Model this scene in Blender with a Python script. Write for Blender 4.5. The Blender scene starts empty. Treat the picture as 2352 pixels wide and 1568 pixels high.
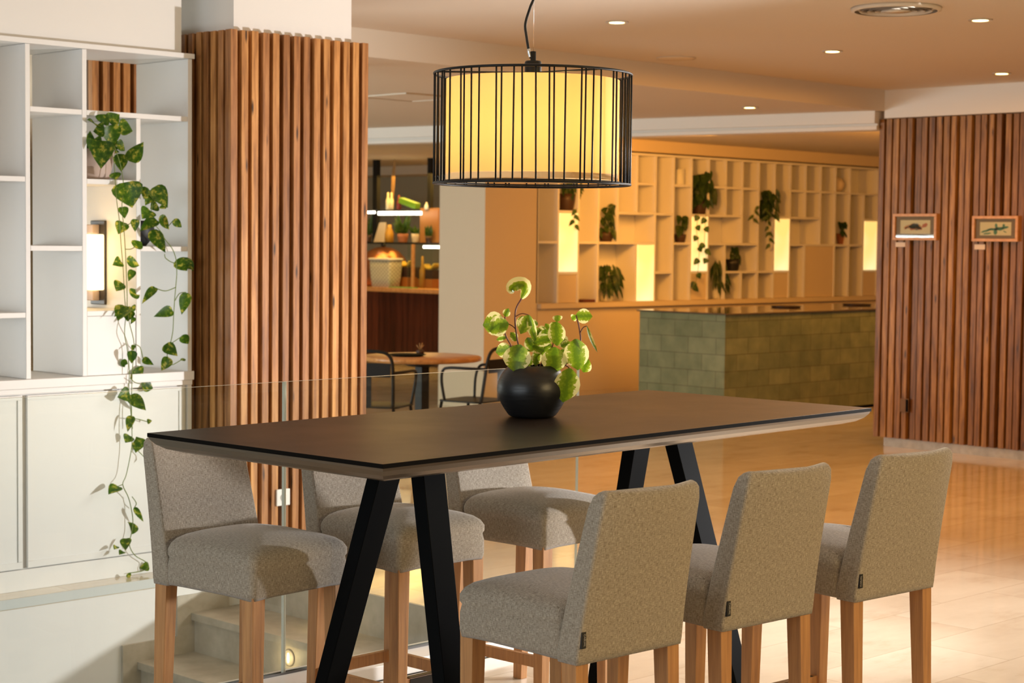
import bpy, bmesh, math, random
import numpy as np
from mathutils import Vector, Matrix, Euler
random.seed(7)
SC = bpy.context.scene
COL = SC.collection
R = math.radians

# ------------------------------------------------------------------ camera
# world: x = along the shelving wall (to the right and away), y = away to the left, z up, metres
FPX, YAW, PITCH, ROLL, HC = 4133.0, R(45.08), R(3.188), R(0.621), 1.64
_f = np.array([math.cos(YAW)*math.cos(PITCH), math.sin(YAW)*math.cos(PITCH), -math.sin(PITCH)])
_r = np.cross(_f, [0, 0, 1.0]); _r /= np.linalg.norm(_r)
_u = np.cross(_r, _f)
_r, _u = math.cos(ROLL)*_r + math.sin(ROLL)*_u, -math.sin(ROLL)*_r + math.cos(ROLL)*_u
CAM = Vector((0, 0, HC))
cd = bpy.data.cameras.new('camera'); cam = bpy.data.objects.new('camera', cd); COL.objects.link(cam)
m = Matrix.Identity(4)
for i in range(3):
    m[i][0], m[i][1], m[i][2], m[i][3] = _r[i], _u[i], -_f[i], CAM[i]
cam.matrix_world = m
cd.sensor_width = 36; cd.lens = FPX*36/2352; cd.clip_end = 200; cd.clip_start = .05
cd.dof.use_dof = True; cd.dof.focus_distance = 5.3; cd.dof.aperture_fstop = 7.0
SC.camera = cam

def ray(px, py): return Vector(_f + _r*((px-1176)/FPX) + _u*(-(py-784)/FPX))
def PU(px, py, u): d = ray(px, py); return CAM + d*(u/d.x)
def PV(px, py, v): d = ray(px, py); return CAM + d*(v/d.y)
def PZ(px, py, z): d = ray(px, py); return CAM + d*((z-HC)/d.z)
def PD(px, py, t): return CAM + ray(px, py)*t

# ------------------------------------------------------------------ exposure, world, lights
SC.view_settings.view_transform = 'Standard'; SC.view_settings.look = 'None'
SC.view_settings.gamma = 1; SC.view_settings.use_curve_mapping = False
SC.view_settings.exposure = 0.0
SC.cycles.max_bounces = 8; SC.cycles.diffuse_bounces = 4; SC.cycles.glossy_bounces = 4
SC.cycles.transparent_max_bounces = 16; SC.cycles.caustics_reflective = False; SC.cycles.caustics_refractive = False
SC.cycles.sample_clamp_indirect = 4.0
W = bpy.data.worlds.new('daylight'); SC.world = W; W.use_nodes = True
W.node_tree.nodes['Background'].inputs[0].default_value = (.82, .92, 1.0, 1)
W.node_tree.nodes['Background'].inputs[1].default_value = 0.04

def light(name, kind, loc, power, color, aim=None, size=None, size_y=None, spot=None, blend=.5, radius=None):
    d = bpy.data.lights.new(name, kind); d.energy = power; d.color = color
    if kind == 'AREA':
        d.shape = 'RECTANGLE'; d.size = size; d.size_y = size_y or size
    if kind == 'SPOT':
        d.spot_size = R(spot); d.spot_blend = blend
    if radius is not None: d.shadow_soft_size = radius
    o = bpy.data.objects.new(name, d); COL.objects.link(o); o.location = loc
    if aim is not None:
        o.rotation_euler = (Vector(aim)-Vector(loc)).to_track_quat('-Z', 'Y').to_euler()
    return o
AMBER = (1.0, .40, .055); WARM = (1.0, .56, .12)
# low white key spot at the right, out of view: crisp leaf shadows on the shelving
light('key_light', 'SPOT', (7.45, 2.93, .82), 650, (1, .975, .965), aim=(4.4, 6.2, 1.95), spot=100, blend=.7, radius=.06)
# cool daylight from the windows on the left
light('window_left', 'AREA', (-2.6, 4.0, 1.6), 135, (.86, .95, 1.0), aim=(6, 6.0, 1.4), size=5, size_y=2.2)
light('window_behind_shelving', 'AREA', (3.2, 11.3, 1.15), 54, (.90, .98, .96), aim=(9, 11.0, 1.1), size=1.8, size_y=1.25)
light('window_behind_shelving', 'AREA', (3.2, 14.3, 1.15), 245, (.84, .94, .93), aim=(9, 13.6, 1.1), size=1.8, size_y=1.25)
# area panel added in mid-air to brighten the near floor and stool tops
light('floor_fill', 'AREA', (8.3, 4.0, 2.55), 72, (1, .95, .88), aim=(5.6, 4.2, .1), size=2.6, size_y=1.4).data.spread = R(110)
# warm ceiling lighting of the rooms behind
light('warm_back_room', 'AREA', (15.2, 9.3, 2.66), 145, AMBER, aim=(15.9, 12.4, .6), size=6, size_y=1.2)
light('niche_fill_spot', 'SPOT', (12.3, 10.9, 2.5), 280, AMBER, aim=(15.6, 12.7, 1.75), spot=78, blend=.8, radius=.25)  # added spot without a fitting, brightens the insides of the niche cells
light('warm_corridor', 'AREA', (9.6, 9.6, 2.66), 9, AMBER, aim=(9.6, 9.6, 0), size=3.2, size_y=2.0)
light('warm_near', 'AREA', (4.4, -1.6, 2.6), 140, (1, .74, .36), aim=(4.6, 4, .8), size=2.4, size_y=1.2)
light('warm_lobby', 'AREA', (10.0, 6.2, 2.84), 76, AMBER, aim=(10.0, 6.2, 0), size=3.4, size_y=3.4)
light('warm_bar', 'AREA', (15.4, 17.6, 2.62), 120, WARM, aim=(15, 17.6, 0), size=2, size_y=3)

# ------------------------------------------------------------------ mesh helpers
ORG = {}
class MB:
    def __init__(s): s.v = []; s.f = []; s.uv = {}; s.mi = []; s.sm = []
    def add(s, vs, fs, uvs=None, mi=0, smooth=False):
        n = len(s.v); s.v += [tuple(p) for p in vs]
        if uvs is not None:
            for i, q in enumerate(uvs): s.uv[n+i] = q
        for f in fs: s.f.append([n+i for i in f]); s.mi.append(mi); s.sm.append(smooth)
        return s
    def box(s, x0, x1, y0, y1, z0, z1, M=None, mi=0):
        vs = [Vector((x, y, z)) for z in (z0, z1) for y in (y0, y1) for x in (x0, x1)]
        if M is not None: vs = [M @ q for q in vs]
        return s.add(vs, [(0, 2, 3, 1), (4, 5, 7, 6), (0, 1, 5, 4), (2, 6, 7, 3), (0, 4, 6, 2), (1, 3, 7, 5)], mi=mi)
    def loops(s, loops, cap=True, mi=0, smooth=True, close=True):
        n = len(loops[0]); vs = [p for l in loops for p in l]; fs = []
        for i in range(len(loops)-1):
            for j in range(n if close else n-1):
                k = (j+1) % n
                fs.append((i*n+j, i*n+k, (i+1)*n+k, (i+1)*n+j))
        if cap:
            fs.append(tuple(range(n))[::-1]); fs.append(tuple((len(loops)-1)*n+j for j in range(n)))
        return s.add(vs, fs, mi=mi, smooth=smooth)
    def lathe(s, prof, c=(0, 0, 0), n=32, cap=True, mi=0, smooth=True):
        c = Vector(c)
        return s.loops([[c+Vector((r*math.cos(2*math.pi*j/n), r*math.sin(2*math.pi*j/n), z)) for j in range(n)] for r, z in prof], cap, mi, smooth)
    def tube(s, pts, r, n=8, mi=0, closed=False):
        pts = [Vector(p) for p in pts]; rs = r if isinstance(r, (list, tuple)) else [r]*len(pts)
        loops = []; prev = None; N = len(pts)
        for i, p in enumerate(pts):
            if closed: t = pts[(i+1) % N]-pts[i-1]
            else: t = pts[min(i+1, N-1)]-pts[max(i-1, 0)]
            t.normalize()
            a = prev if prev is not None else (Vector((0, 0, 1)) if abs(t.z) < .9 else Vector((1, 0, 0)))
            b = t.cross(a).normalized(); a = b.cross(t).normalized(); prev = a
            loops.append([p+(a*math.cos(2*math.pi*j/n)+b*math.sin(2*math.pi*j/n))*rs[i] for j in range(n)])
        if closed: loops.append(loops[0])
        return s.loops(loops, not closed, mi)
    def sphere(s, c, r, n=14, mi=0, sz=1):
        return s.lathe([(max(1e-4, r*math.sin(math.pi*i/n)), -r*sz*math.cos(math.pi*i/n)) for i in range(n+1)], c, n*2, mi=mi)
    def taper(s, c0, c1, a0, b0, a1, b1, mi=0):
        c0 = Vector(c0); c1 = Vector(c1); q = ((-1, -1), (1, -1), (1, 1), (-1, 1))
        return s.loops([[c0+Vector((x*a0/2, y*b0/2, 0)) for x, y in q], [c1+Vector((x*a1/2, y*b1/2, 0)) for x, y in q]], smooth=False, mi=mi)
    def build(s, name, mats, parent=None, bevel=0, subsurf=0, org=None):
        if not isinstance(mats, (list, tuple)): mats = [mats]
        if parent is not None: o0 = ORG[parent.name]
        elif org is not None: o0 = Vector(org)
        else:
            a = np.array(s.v); o0 = Vector(((a[:, 0].min()+a[:, 0].max())/2, (a[:, 1].min()+a[:, 1].max())/2, a[:, 2].min()))
        me = bpy.data.meshes.new(name)
        me.from_pydata([tuple(Vector(p)-o0) for p in s.v], [], s.f)
        me.validate(clean_customdata=False)
        bm = bmesh.new(); bm.from_mesh(me); bmesh.ops.recalc_face_normals(bm, faces=bm.faces); bm.to_mesh(me); bm.free()
        uvl = me.uv_layers.new(name='UVMap')
        for p in me.polygons:
            nx, ny, nz = (abs(q) for q in p.normal)
            for li in p.loop_indices:
                vi = me.loops[li].vertex_index
                if vi in s.uv: uvl.data[li].uv = s.uv[vi]; continue
                q = s.v[vi]
                uvl.data[li].uv = (q[1], q[2]) if nx >= ny and nx >= nz else ((q[0], q[2]) if ny >= nz else (q[0], q[1]))
            if p.index < len(s.mi): p.material_index = s.mi[p.index]; p.use_smooth = s.sm[p.index]
        for mm in mats: me.materials.append(mm)
        o = bpy.data.objects.new(name, me); COL.objects.link(o)
        if parent is None: o.location = o0
        else: o.parent = parent
        ORG[o.name] = o0
        if bevel:
            b = o.modifiers.new('bevel', 'BEVEL'); b.width = bevel; b.segments = 2; b.limit_method = 'ANGLE'; b.angle_limit = R(40)
        if subsurf:
            b = o.modifiers.new('sub', 'SUBSURF'); b.levels = subsurf; b.render_levels = subsurf
        return o
def thing(name, label, cat, loc=(0, 0, 0), group=None):
    o = bpy.data.objects.new(name, None); COL.objects.link(o); o.location = loc; o.empty_display_size = .1
    ORG[o.name] = Vector(loc)
    return tag(o, label, cat, group)
def tag(o, label, cat, group=None):
    o['label'] = label; o['category'] = cat
    if group: o['group'] = group
    return o
def struct(o): o['kind'] = 'structure'; return o

# ------------------------------------------------------------------ materials
def mat(name, color=(.8, .8, .8), rough=.5, metal=0, spec=.5, emit=None, estr=0):
    mt = bpy.data.materials.new(name); mt.use_nodes = True
    b = mt.node_tree.nodes['Principled BSDF']
    b.inputs['Base Color'].default_value = (*color, 1); b.inputs['Roughness'].default_value = rough
    b.inputs['Metallic'].default_value = metal; b.inputs['Specular IOR Level'].default_value = spec
    if emit: b.inputs['Emission Color'].default_value = (*emit, 1); b.inputs['Emission Strength'].default_value = estr
    return mt
class NT:
    def __init__(s, mt): s.t = mt.node_tree; s.n = s.t.nodes; s.b = s.n['Principled BSDF']
    def new(s, kind, **kw):
        n = s.n.new(kind)
        for k, v in kw.items():
            if k in n.inputs.keys(): n.inputs[k].default_value = v
            else: setattr(n, k, v)
        return n
    def l(s, a, ao, b, bi): s.t.links.new(a.outputs[ao], b.inputs[bi])
    def ramp(s, src, so, stops):
        r = s.new('ShaderNodeValToRGB'); e = r.color_ramp.elements
        while len(e) < len(stops): e.new(.5)
        for i, (p, c) in enumerate(stops): e[i].position = p; e[i].color = (*c, 1)
        s.l(src, so, r, 'Fac'); return r
    def mapped(s, coord='Object', scale=(1, 1, 1)):
        tc = s.new('ShaderNodeTexCoord'); mp = s.new('ShaderNodeMapping'); mp.inputs['Scale'].default_value = scale
        s.l(tc, coord, mp, 'Vector'); return mp
    def noise(s, mp, scale, detail=3, rough=.5):
        n = s.new('ShaderNodeTexNoise'); n.inputs['Scale'].default_value = scale; n.inputs['Detail'].default_value = detail
        n.inputs['Roughness'].default_value = rough
        s.l(mp, 'Vector', n, 'Vector'); return n
    def mix(s, fac, a, b, blend='MIX'):
        mx = s.new('ShaderNodeMix', data_type='RGBA', blend_type=blend)
        for v, i in ((fac, 0), (a, 6), (b, 7)):
            if isinstance(v, tuple) and not hasattr(v[0], 'outputs'): mx.inputs[i].default_value = (*v, 1)
            elif isinstance(v, (int, float)): mx.inputs[i].default_value = v
            else: s.t.links.new(v[0].outputs[v[1]], mx.inputs[i])
        return (mx, 2)
    def base(s, src): s.t.links.new(src[0].outputs[src[1]], s.b.inputs['Base Color'])
    def bump(s, src, so, strength, dist=.01):
        bp = s.new('ShaderNodeBump'); bp.inputs['Strength'].default_value = strength; bp.inputs['Distance'].default_value = dist
        s.l(src, so, bp, 'Height'); s.l(bp, 'Normal', s.b, 'Normal')
def wood(name, dark, mid, lite, rough=.45, grain=(14, 14, .9), knots=True, island=True, gloss=.4):
    mt = mat(name, mid, rough, spec=gloss); t = NT(mt)
    mp = t.mapped('Object', grain); gi = None
    nz = t.noise(mp, 3.5, 6, .6)
    c = t.ramp(nz, 'Fac', [(.3, dark), (.5, mid), (.72, lite)]); src = (c, 0)
    if island:
        g = t.new('ShaderNodeNewGeometry'); ri = t.ramp(g, 'Random Per Island', [(0, (.55, .48, .42)), (.4, (.85, .80, .80)), (.7, (1.0, .98, .86)), (1, (1.22, 1.22, 1.15))])
        src = t.mix(1.0, src, (ri, 0), 'MULTIPLY')
        ad = t.new('ShaderNodeVectorMath', operation='MULTIPLY_ADD'); ad.inputs[1].default_value = (37, 91, 53)
        cb = t.new('ShaderNodeCombineXYZ')
        for q in 'XYZ': t.l(g, 'Random Per Island', cb, q)
        t.l(cb, 'Vector', ad, 0); t.l(mp, 'Vector', ad, 2); t.l(ad, 'Vector', nz, 'Vector')
    if knots:
        kp = t.mapped('Object', (9, 9, 1.7)); vo = t.new('ShaderNodeTexVoronoi'); vo.inputs['Scale'].default_value = 1.6; t.l(kp, 'Vector', vo, 'Vector')
        k = t.ramp(vo, 'Distance', [(.05, (1, 1, 1)), (.13, (0, 0, 0))])
        src = t.mix((k, 0), src, tuple(q*.25 for q in dark))
    t.base(src); t.bump(nz, 'Fac', .12, .004)
    return mt
M = {}
M['white_paint'] = mat('white_paint', (.80, .785, .765), .42)
M['wall_white'] = mat('wall_white', (.80, .775, .74), .75)
t = NT(M['wall_white']); n = t.noise(t.mapped('Object', (1, 1, 1)), 60, 4); t.bump(n, 'Fac', .05, .003)
M['grey_fascia'] = mat('pale_grey_fascia', (.60, .63, .62), .5)
M['ceiling'] = mat('ceiling_plaster', (.66, .59, .50), .8)
M['cream_wall'] = mat('cream_wall', (.70, .59, .44), .7)
M['olive_wall'] = mat('olive_wall', (.42, .37, .25), .7)
M['black_metal'] = mat('black_metal', (.012, .012, .012), .45, spec=.25)
M['black_satin'] = mat('black_satin', (.0045, .005, .0055), .65, spec=.03)
M['dark_metal'] = mat('dark_metal', (.05, .045, .04), .35, .7)
M['chrome'] = mat('chrome', (.7, .7, .7), .2, 1)
M['slat_wood'] = wood('slat_wood', (.22, .085, .022), (.46, .205, .062), (.66, .34, .125))
M['slat_red'] = wood('slat_red', (.12, .050, .012), (.31, .145, .036), (.50, .26, .078))
M['beech'] = wood('beech', (.38, .19, .085), (.50, .25, .10), (.58, .31, .13), .4, (22, 22, 1.2), False, False)
M['bar_wood'] = wood('bar_wood', (.05, .012, .006), (.09, .022, .010), (.13, .035, .015), .4, (6, 6, .5), False, True)
M['honey_wood'] = wood('honey_wood', (.35, .15, .045), (.52, .25, .08), (.62, .33, .12), .3, (2, 9, 9), False, False)
M['frame_wood'] = wood('frame_wood', (.50, .24, .08), (.60, .31, .12), (.68, .38, .16), .4, (8, 8, 8), False, False)
M['slat_back'] = mat('slat_back', (.09, .045, .02), .8)
# woven upholstery: crossing threads in two tones
def fabric():
    mt = mat('woven_fabric', (.3, .26, .2), .95, spec=.15); t = NT(mt)
    tc = t.new('ShaderNodeTexCoord'); fac = []
    for sc, se in (((2600, 260, 1), 1), ((260, 2600, 1), 2)):
        mp = t.new('ShaderNodeMapping'); mp.inputs['Scale'].default_value = (sc[0]/4, sc[1]/4, 1); t.l(tc, 'UV', mp, 'Vector')
        fac.append(t.noise(mp, 1.0+.1*se, 2, .6))
    ml = t.new('ShaderNodeMath', operation='ADD'); t.l(fac[0], 'Fac', ml, 0); t.l(fac[1], 'Fac', ml, 1)
    hv = t.new('ShaderNodeMath', operation='MULTIPLY'); hv.inputs[1].default_value = .5; t.l(ml, 0, hv, 0)
    c = t.ramp(hv, 0, [(.36, (.17, .14, .10)), (.5, (.34, .295, .235)), (.64, (.55, .49, .41))])
    t.base((c, 0)); t.bump(hv, 0, .5, .002)
    t.b.inputs['Sheen Weight'].default_value = .35; t.b.inputs['Sheen Roughness'].default_value = .5
    return mt
M['fabric'] = fabric()
# table top: matt black with dust specks
mt = M['table_top'] = mat('table_laminate', (.02, .014, .010), .36, spec=.16); t = NT(mt)
vo = t.new('ShaderNodeTexVoronoi'); vo.inputs['Scale'].default_value = 55; t.l(t.mapped('Object'), 'Vector', vo, 'Vector')
k = t.ramp(vo, 'Distance', [(.035, (1, 1, 1)), (.06, (0, 0, 0))]); t.base(t.mix((k, 0), (.02, .014, .010), (.45, .36, .27)))
n = t.noise(t.mapped('Object'), 3, 4); rr = t.ramp(n, 'Fac', [(.3, (.33,)*3), (.7, (.38,)*3)]); t.l(rr, 0, t.b, 'Roughness')
M['table_edge'] = mat('table_edge', (.008, .007, .006), .8, spec=.03)
M['table_under'] = mat('table_underside', (.19, .155, .12), .3, metal=.75, spec=.6)
# polished cream marble tiles
def marble():
    mt = mat('marble_tiles', (.7, .6, .45), .1, spec=.5); t = NT(mt)
    br = t.new('ShaderNodeTexBrick'); br.offset = .5
    for k2, v in (('Scale', 1), ('Mortar Size', .0025), ('Brick Width', .8), ('Row Height', .4), ('Bias', 0)): br.inputs[k2].default_value = v
    br.inputs['Color1'].default_value = (.71, .63, .51, 1); br.inputs['Color2'].default_value = (.63, .54, .42, 1); br.inputs['Mortar'].default_value = (.52, .44, .33, 1)
    mp = t.mapped('UV'); t.l(mp, 'Vector', br, 'Vector')
    n = t.noise(t.mapped('Object', (1, 2.2, 1)), 2.2, 7, .62); v = t.ramp(n, 'Fac', [(.30, (.86, .81, .74)), (.45, (1, .98, .96)), (.7, (1.08, 1.08, 1.07))])
    t.base(t.mix(1.0, (br, 0), (v, 0), 'MULTIPLY'))
    n2 = t.noise(t.mapped('Object'), 5, 3); rr = t.ramp(n2, 'Fac', [(.3, (.07,)*3), (.7, (.13,)*3)]); t.l(rr, 0, t.b, 'Roughness')
    return mt
M['marble'] = marble()
mt = M['stone'] = mat('stair_stone', (.50, .44, .35), .5); t = NT(mt)
n = t.noise(t.mapped('Object'), 9, 6, .65); c = t.ramp(n, 'Fac', [(.3, (.40, .35, .27)), (.7, (.55, .49, .40))]); t.base((c, 0))
mt = M['pale_stone'] = mat('pale_stone', (.6, .54, .45), .35); t = NT(mt)
n = t.noise(t.mapped('Object'), 14, 5, .6); c = t.ramp(n, 'Fac', [(.3, (.46, .40, .31)), (.7, (.64, .58, .49))]); t.base((c, 0))
# glazed green tiles
mt = M['green_tile'] = mat('green_glazed_tiles', (.2, .25, .15), .18, spec=.6); t = NT(mt)
br = t.new('ShaderNodeTexBrick'); br.offset = .5
for k2, v in (('Scale', 1), ('Mortar Size', .003), ('Brick Width', .33), ('Row Height', .154)): br.inputs[k2].default_value = v
br.inputs['Color1'].default_value = (.235, .275, .165, 1); br.inputs['Color2'].default_value = (.165, .20, .115, 1); br.inputs['Mortar'].default_value = (.12, .12, .075, 1)
t.l(t.mapped('UV'), 'Vector', br, 'Vector'); n = t.noise(t.mapped('Object'), 7, 4); v = t.ramp(n, 'Fac', [(.3, (.8, .82, .8)), (.7, (1.15, 1.12, 1.1))])
t.base(t.mix(1.0, (br, 0), (v, 0), 'MULTIPLY')); t.bump(n, 'Fac', .25, .01)
M['granite'] = mat('granite_top', (.10, .075, .05), .08, spec=.7)
# glass
def glass(name, tint=(.955, .985, .965), gloss=.09):
    mt = bpy.data.materials.new(name); mt.use_nodes = True; t = mt.node_tree; t.nodes.clear()
    out = t.nodes.new('ShaderNodeOutputMaterial'); tr = t.nodes.new('ShaderNodeBsdfTransparent'); gl = t.nodes.new('ShaderNodeBsdfGlossy')
    tr.inputs[0].default_value = (*tint, 1); gl.inputs['Roughness'].default_value = .02
    lw = t.nodes.new('ShaderNodeLayerWeight'); lw.inputs[0].default_value = .5
    pw = t.nodes.new('ShaderNodeMath'); pw.operation = 'POWER'; pw.inputs[1].default_value = 5
    ma = t.nodes.new('ShaderNodeMath'); ma.operation = 'MULTIPLY_ADD'; ma.inputs[1].default_value = .9; ma.inputs[2].default_value = .035
    t.links.new(lw.outputs['Facing'], pw.inputs[0]); t.links.new(pw.outputs[0], ma.inputs[0]); lw = ma
    mx = t.nodes.new('ShaderNodeMixShader')
    t.links.new(lw.outputs[0], mx.inputs[0]); t.links.new(tr.outputs[0], mx.inputs[1]); t.links.new(gl.outputs[0], mx.inputs[2]); t.links.new(mx.outputs[0], out.inputs[0])
    return mt
M['glass'] = glass('clear_glass')
M['glass_edge'] = mat('polished_glass_edge', (.92, .93, .82), .3)
def leafmat(name, kind):
    mt = mat(name, (.1, .3, .02), .35, spec=.5); t = NT(mt)
    uv = t.mapped('UV'); tc = t.mapped('Object')
    sp = t.new('ShaderNodeSeparateXYZ'); t.l(uv, 'Vector', sp, 0)
    if kind == 'peperomia':
        ab = t.new('ShaderNodeMath', operation='ABSOLUTE'); t.l(sp, 'X', ab, 0)
        mp = t.mapped('UV', (2.2, 5, 1)); n = t.noise(mp, 1.6, 3, .6)
        v2 = t.new('ShaderNodeMath', operation='MULTIPLY_ADD'); v2.inputs[1].default_value = .95; t.l(n, 'Fac', v2, 0); t.l(ab, 0, v2, 2)
        dv = t.new('ShaderNodeMath', operation='MULTIPLY'); dv.inputs[1].default_value = .5; t.l(v2, 0, dv, 0)
        c = t.ramp(dv, 0, [(.3, (.13, .22, .008)), (.42, (.24, .345, .012)), (.545, (.36, .43, .03)), (.565, (.92, .84, .36))])
        src = (c, 0)
    elif kind == 'pothos':
        n = t.noise(t.mapped('Object', (1, 1, 1)), 42, 3, .6)
        c = t.ramp(n, 'Fac', [(.40, (.040, .115, .008)), (.55, (.105, .21, .012)), (.63, (.50, .48, .07))]); src = (c, 0)
    else:
        n = t.noise(t.mapped('Object', (1, 1, 1)), 20, 3, .6)
        c = t.ramp(n, 'Fac', [(.35, (.028, .07, .014)), (.6, (.07, .13, .022)), (.75, (.2, .22, .05))]); src = (c, 0)
    t.base(src)
    tl = t.new('ShaderNodeBsdfTranslucent'); t.t.links.new(src[0].outputs[src[1]], tl.inputs[0])
    mx = t.new('ShaderNodeMixShader'); mx.inputs[0].default_value = .55
    out = [q for q in t.n if q.type == 'OUTPUT_MATERIAL'][0]
    t.l(t.b, 0, mx, 1); t.l(tl, 0, mx, 2); t.l(mx, 0, out, 0)
    return mt
M['peperomia'] = leafmat('peperomia_leaf', 'peperomia'); M['pothos'] = leafmat('pothos_leaf', 'pothos'); M['plant'] = leafmat('house_plant_leaf', 'plain')
M['stem_green'] = mat('green_stem', (.16, .22, .04), .5); M['stem_red'] = mat('red_brown_stem', (.16, .05, .03), .45)
M['soil'] = mat('potting_soil', (.035, .022, .014), .95)
mt = M['black_pot'] = mat('black_ceramic', (.012, .012, .013), .42); t = NT(mt)
n = t.noise(t.mapped('Object', (3, 3, 40)), 3, 4); rr = t.ramp(n, 'Fac', [(.3, (.3,)*3), (.7, (.5,)*3)]); t.l(rr, 0, t.b, 'Roughness'); t.bump(n, 'Fac', .12, .002)
M['charcoal'] = mat('charcoal_pot', (.02, .022, .026), .5)
M['blush'] = mat('blush_ceramic', (.55, .42, .36), .55); M['brown_pot'] = mat('dark_brown_pot', (.05, .022, .012), .5)
M['terracotta'] = mat('terracotta', (.33, .12, .05), .7)
def translucent(name, col, fac=.5, rough=.7):
    mt = mat(name, col, rough, spec=.2); t = NT(mt); tl = t.new('ShaderNodeBsdfTranslucent'); tl.inputs[0].default_value = (*col, 1)
    mx = t.new('ShaderNodeMixShader'); mx.inputs[0].default_value = fac; out = [q for q in t.n if q.type == 'OUTPUT_MATERIAL'][0]
    t.l(t.b, 0, mx, 1); t.l(tl, 0, mx, 2); t.l(mx, 0, out, 0); return mt
M['shade'] = translucent('cream_lampshade', (.86, .60, .29), .5)
M['lamp_glow'] = mat('glowing_diffuser', (.9, .8, .5), .5, emit=(1, .62, .16), estr=1.25)
def glow(name, e, s): return mat(name, (.8, .8, .8), .5, emit=e, estr=s)
M['glow_niche'] = glow('glowing_niche_panel', (1, .66, .16), 1.02)
mt = M['glow_niche']; t = NT(mt); n = t.noise(t.mapped('Object', (1, 1, 1)), 2.6, 1, .3)
c = t.ramp(n, 'Fac', [(.35, (1, .62, .17)), (.68, (1, .84, .44))]); t.l(c, 0, t.b, 'Emission Color')
M['glow_sconce'] = glow('glowing_wall_shade', (1, .72, .34), 2.6)
M['glow_down'] = glow('downlight_glow', (1, .72, .26), 18)
M['glow_led'] = glow('led_strip_glow', (1, .92, .7), 9)
M['glow_step'] = glow('step_light_glow', (1, .75, .35), 7)
M['tag'] = mat('black_label', (.01, .01, .01), .6); M['tag_text'] = mat('label_thread', (.42, .40, .37), .7)
M['plastic_white'] = mat('white_plastic', (.82, .81, .79), .3)
M['grey_plastic'] = mat('dark_plate', (.06, .05, .045), .4)
M['seal_grey'] = mat('grey_seal', (.12, .115, .11), .6)
M['card'] = mat('card_label', (.72, .62, .52), .7); M['mount'] = mat('brown_mount', (.17, .09, .035), .6)
for nm, c in (('sheet', (.66, .54, .34)), ('art_orange', (.52, .22, .08)), ('art_red', (.42, .10, .05)), ('art_grey', (.22, .17, .17)), ('art_green', (.045, .16, .10))): M[nm] = mat(nm, c, .7)
M['copper'] = mat('copper', (.62, .26, .13), .28, .85); M['basket'] = mat('cream_weave', (.74, .72, .56), .7)
t = NT(M['basket']); wv = t.new('ShaderNodeTexChecker'); wv.inputs['Scale'].default_value = 30; wv.inputs['Color1'].default_value = (.75, .73, .56, 1); wv.inputs['Color2'].default_value = (.50, .46, .30, 1)
t.l(t.mapped('UV', (1, 1.3, 1)), 'Vector', wv, 'Vector'); t.base((wv, 0)); t.bump(wv, 0, .6, .02)
for nm, c in (('red_glass', (.16, .012, .012)), ('milk_glass', (.72, .66, .5)), ('green_box', (.10, .24, .02)), ('banana', (.75, .48, .05)), ('orange_box', (.45, .15, .02)),
              ('paper', (.62, .50, .33)), ('white_cup', (.7, .7, .66)), ('tray_green', (.15, .40, .10)), ('dried', (.42, .24, .08)), ('book_red', (.12, .03, .02)), ('honey', (.55, .28, .03)), ('wood_panel', (.34, .15, .04)), ('red_label', (.5, .05, .03))):
    M[nm] = mat(nm, c, .45)

# ------------------------------------------------------------------ setting
ZC, ZS = 2.89, 2.725          # lobby ceiling, lower soffit ceiling
VG, VW = 5.17, 7.30           # glass line, stairwell wall
b = MB()
b.box(-3, 22, -4, 5.02, -.2, 0); b.box(5.39, 22, 5.02, 7.20, -.2, 0); b.box(5.39, 22, 7.20, 26, -.2, 0); b.box(-3, 5.39, VW, 26, -.05, 0)
struct(b.build('floor', M['marble'], org=(0, 0, 0)))
b = MB(); b.box(-3, 13.2, -4, 8.25, ZC, ZC+.3); struct(b.build('ceiling', M['ceiling'], org=(0, 0, ZC)))
b = MB(); b.box(-3, 22, 8.25, 26, ZS, ZC+.3); struct(b.build('ceiling_soffit', M['ceiling'], org=(8, 8.25, ZS)))
# stairwell
b = MB(); b.box(-3, 5.39, VW, VW+.3, -3, -.05); struct(b.build('wall_stairwell', M['white_paint']))
b = MB(); b.box(-3, 5.0, VW-.005, VW, -.045, -.001); struct(b.build('trim_1', M['grey_fascia']))
b = MB(); b.box(-3, 5.39, 4.92, 5.02, -3, -.2); struct(b.build('wall_stairwell_near', M['wall_white']))
nos = [(5.39-.307*k, -.195*k) for k in range(0, 9)]
b = MB()
for k in range(1, 9):
    u, z = nos[k]
    b.box(u-.02, nos[k-1][0]+.03, 5.236, VW-.001, z-.035, z); b.box(u, u+.05, 5.236, VW-.001, z-.195, z-.03)
b.box(5.38, 5.41, 5.236, VW-.001, -.195, -.001)
st = b.build('staircase', M['stone']); tag(st, 'beige stone steps going down behind the glass balustrade', 'stairs')
b = MB()
for k in range(1, 9):
    u, z = nos[k]; b.box(u-.10, u+.207, VW-.016, VW-.001, z-.22, z+.09)
struct(b.build('trim_2', M['stone']))
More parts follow.
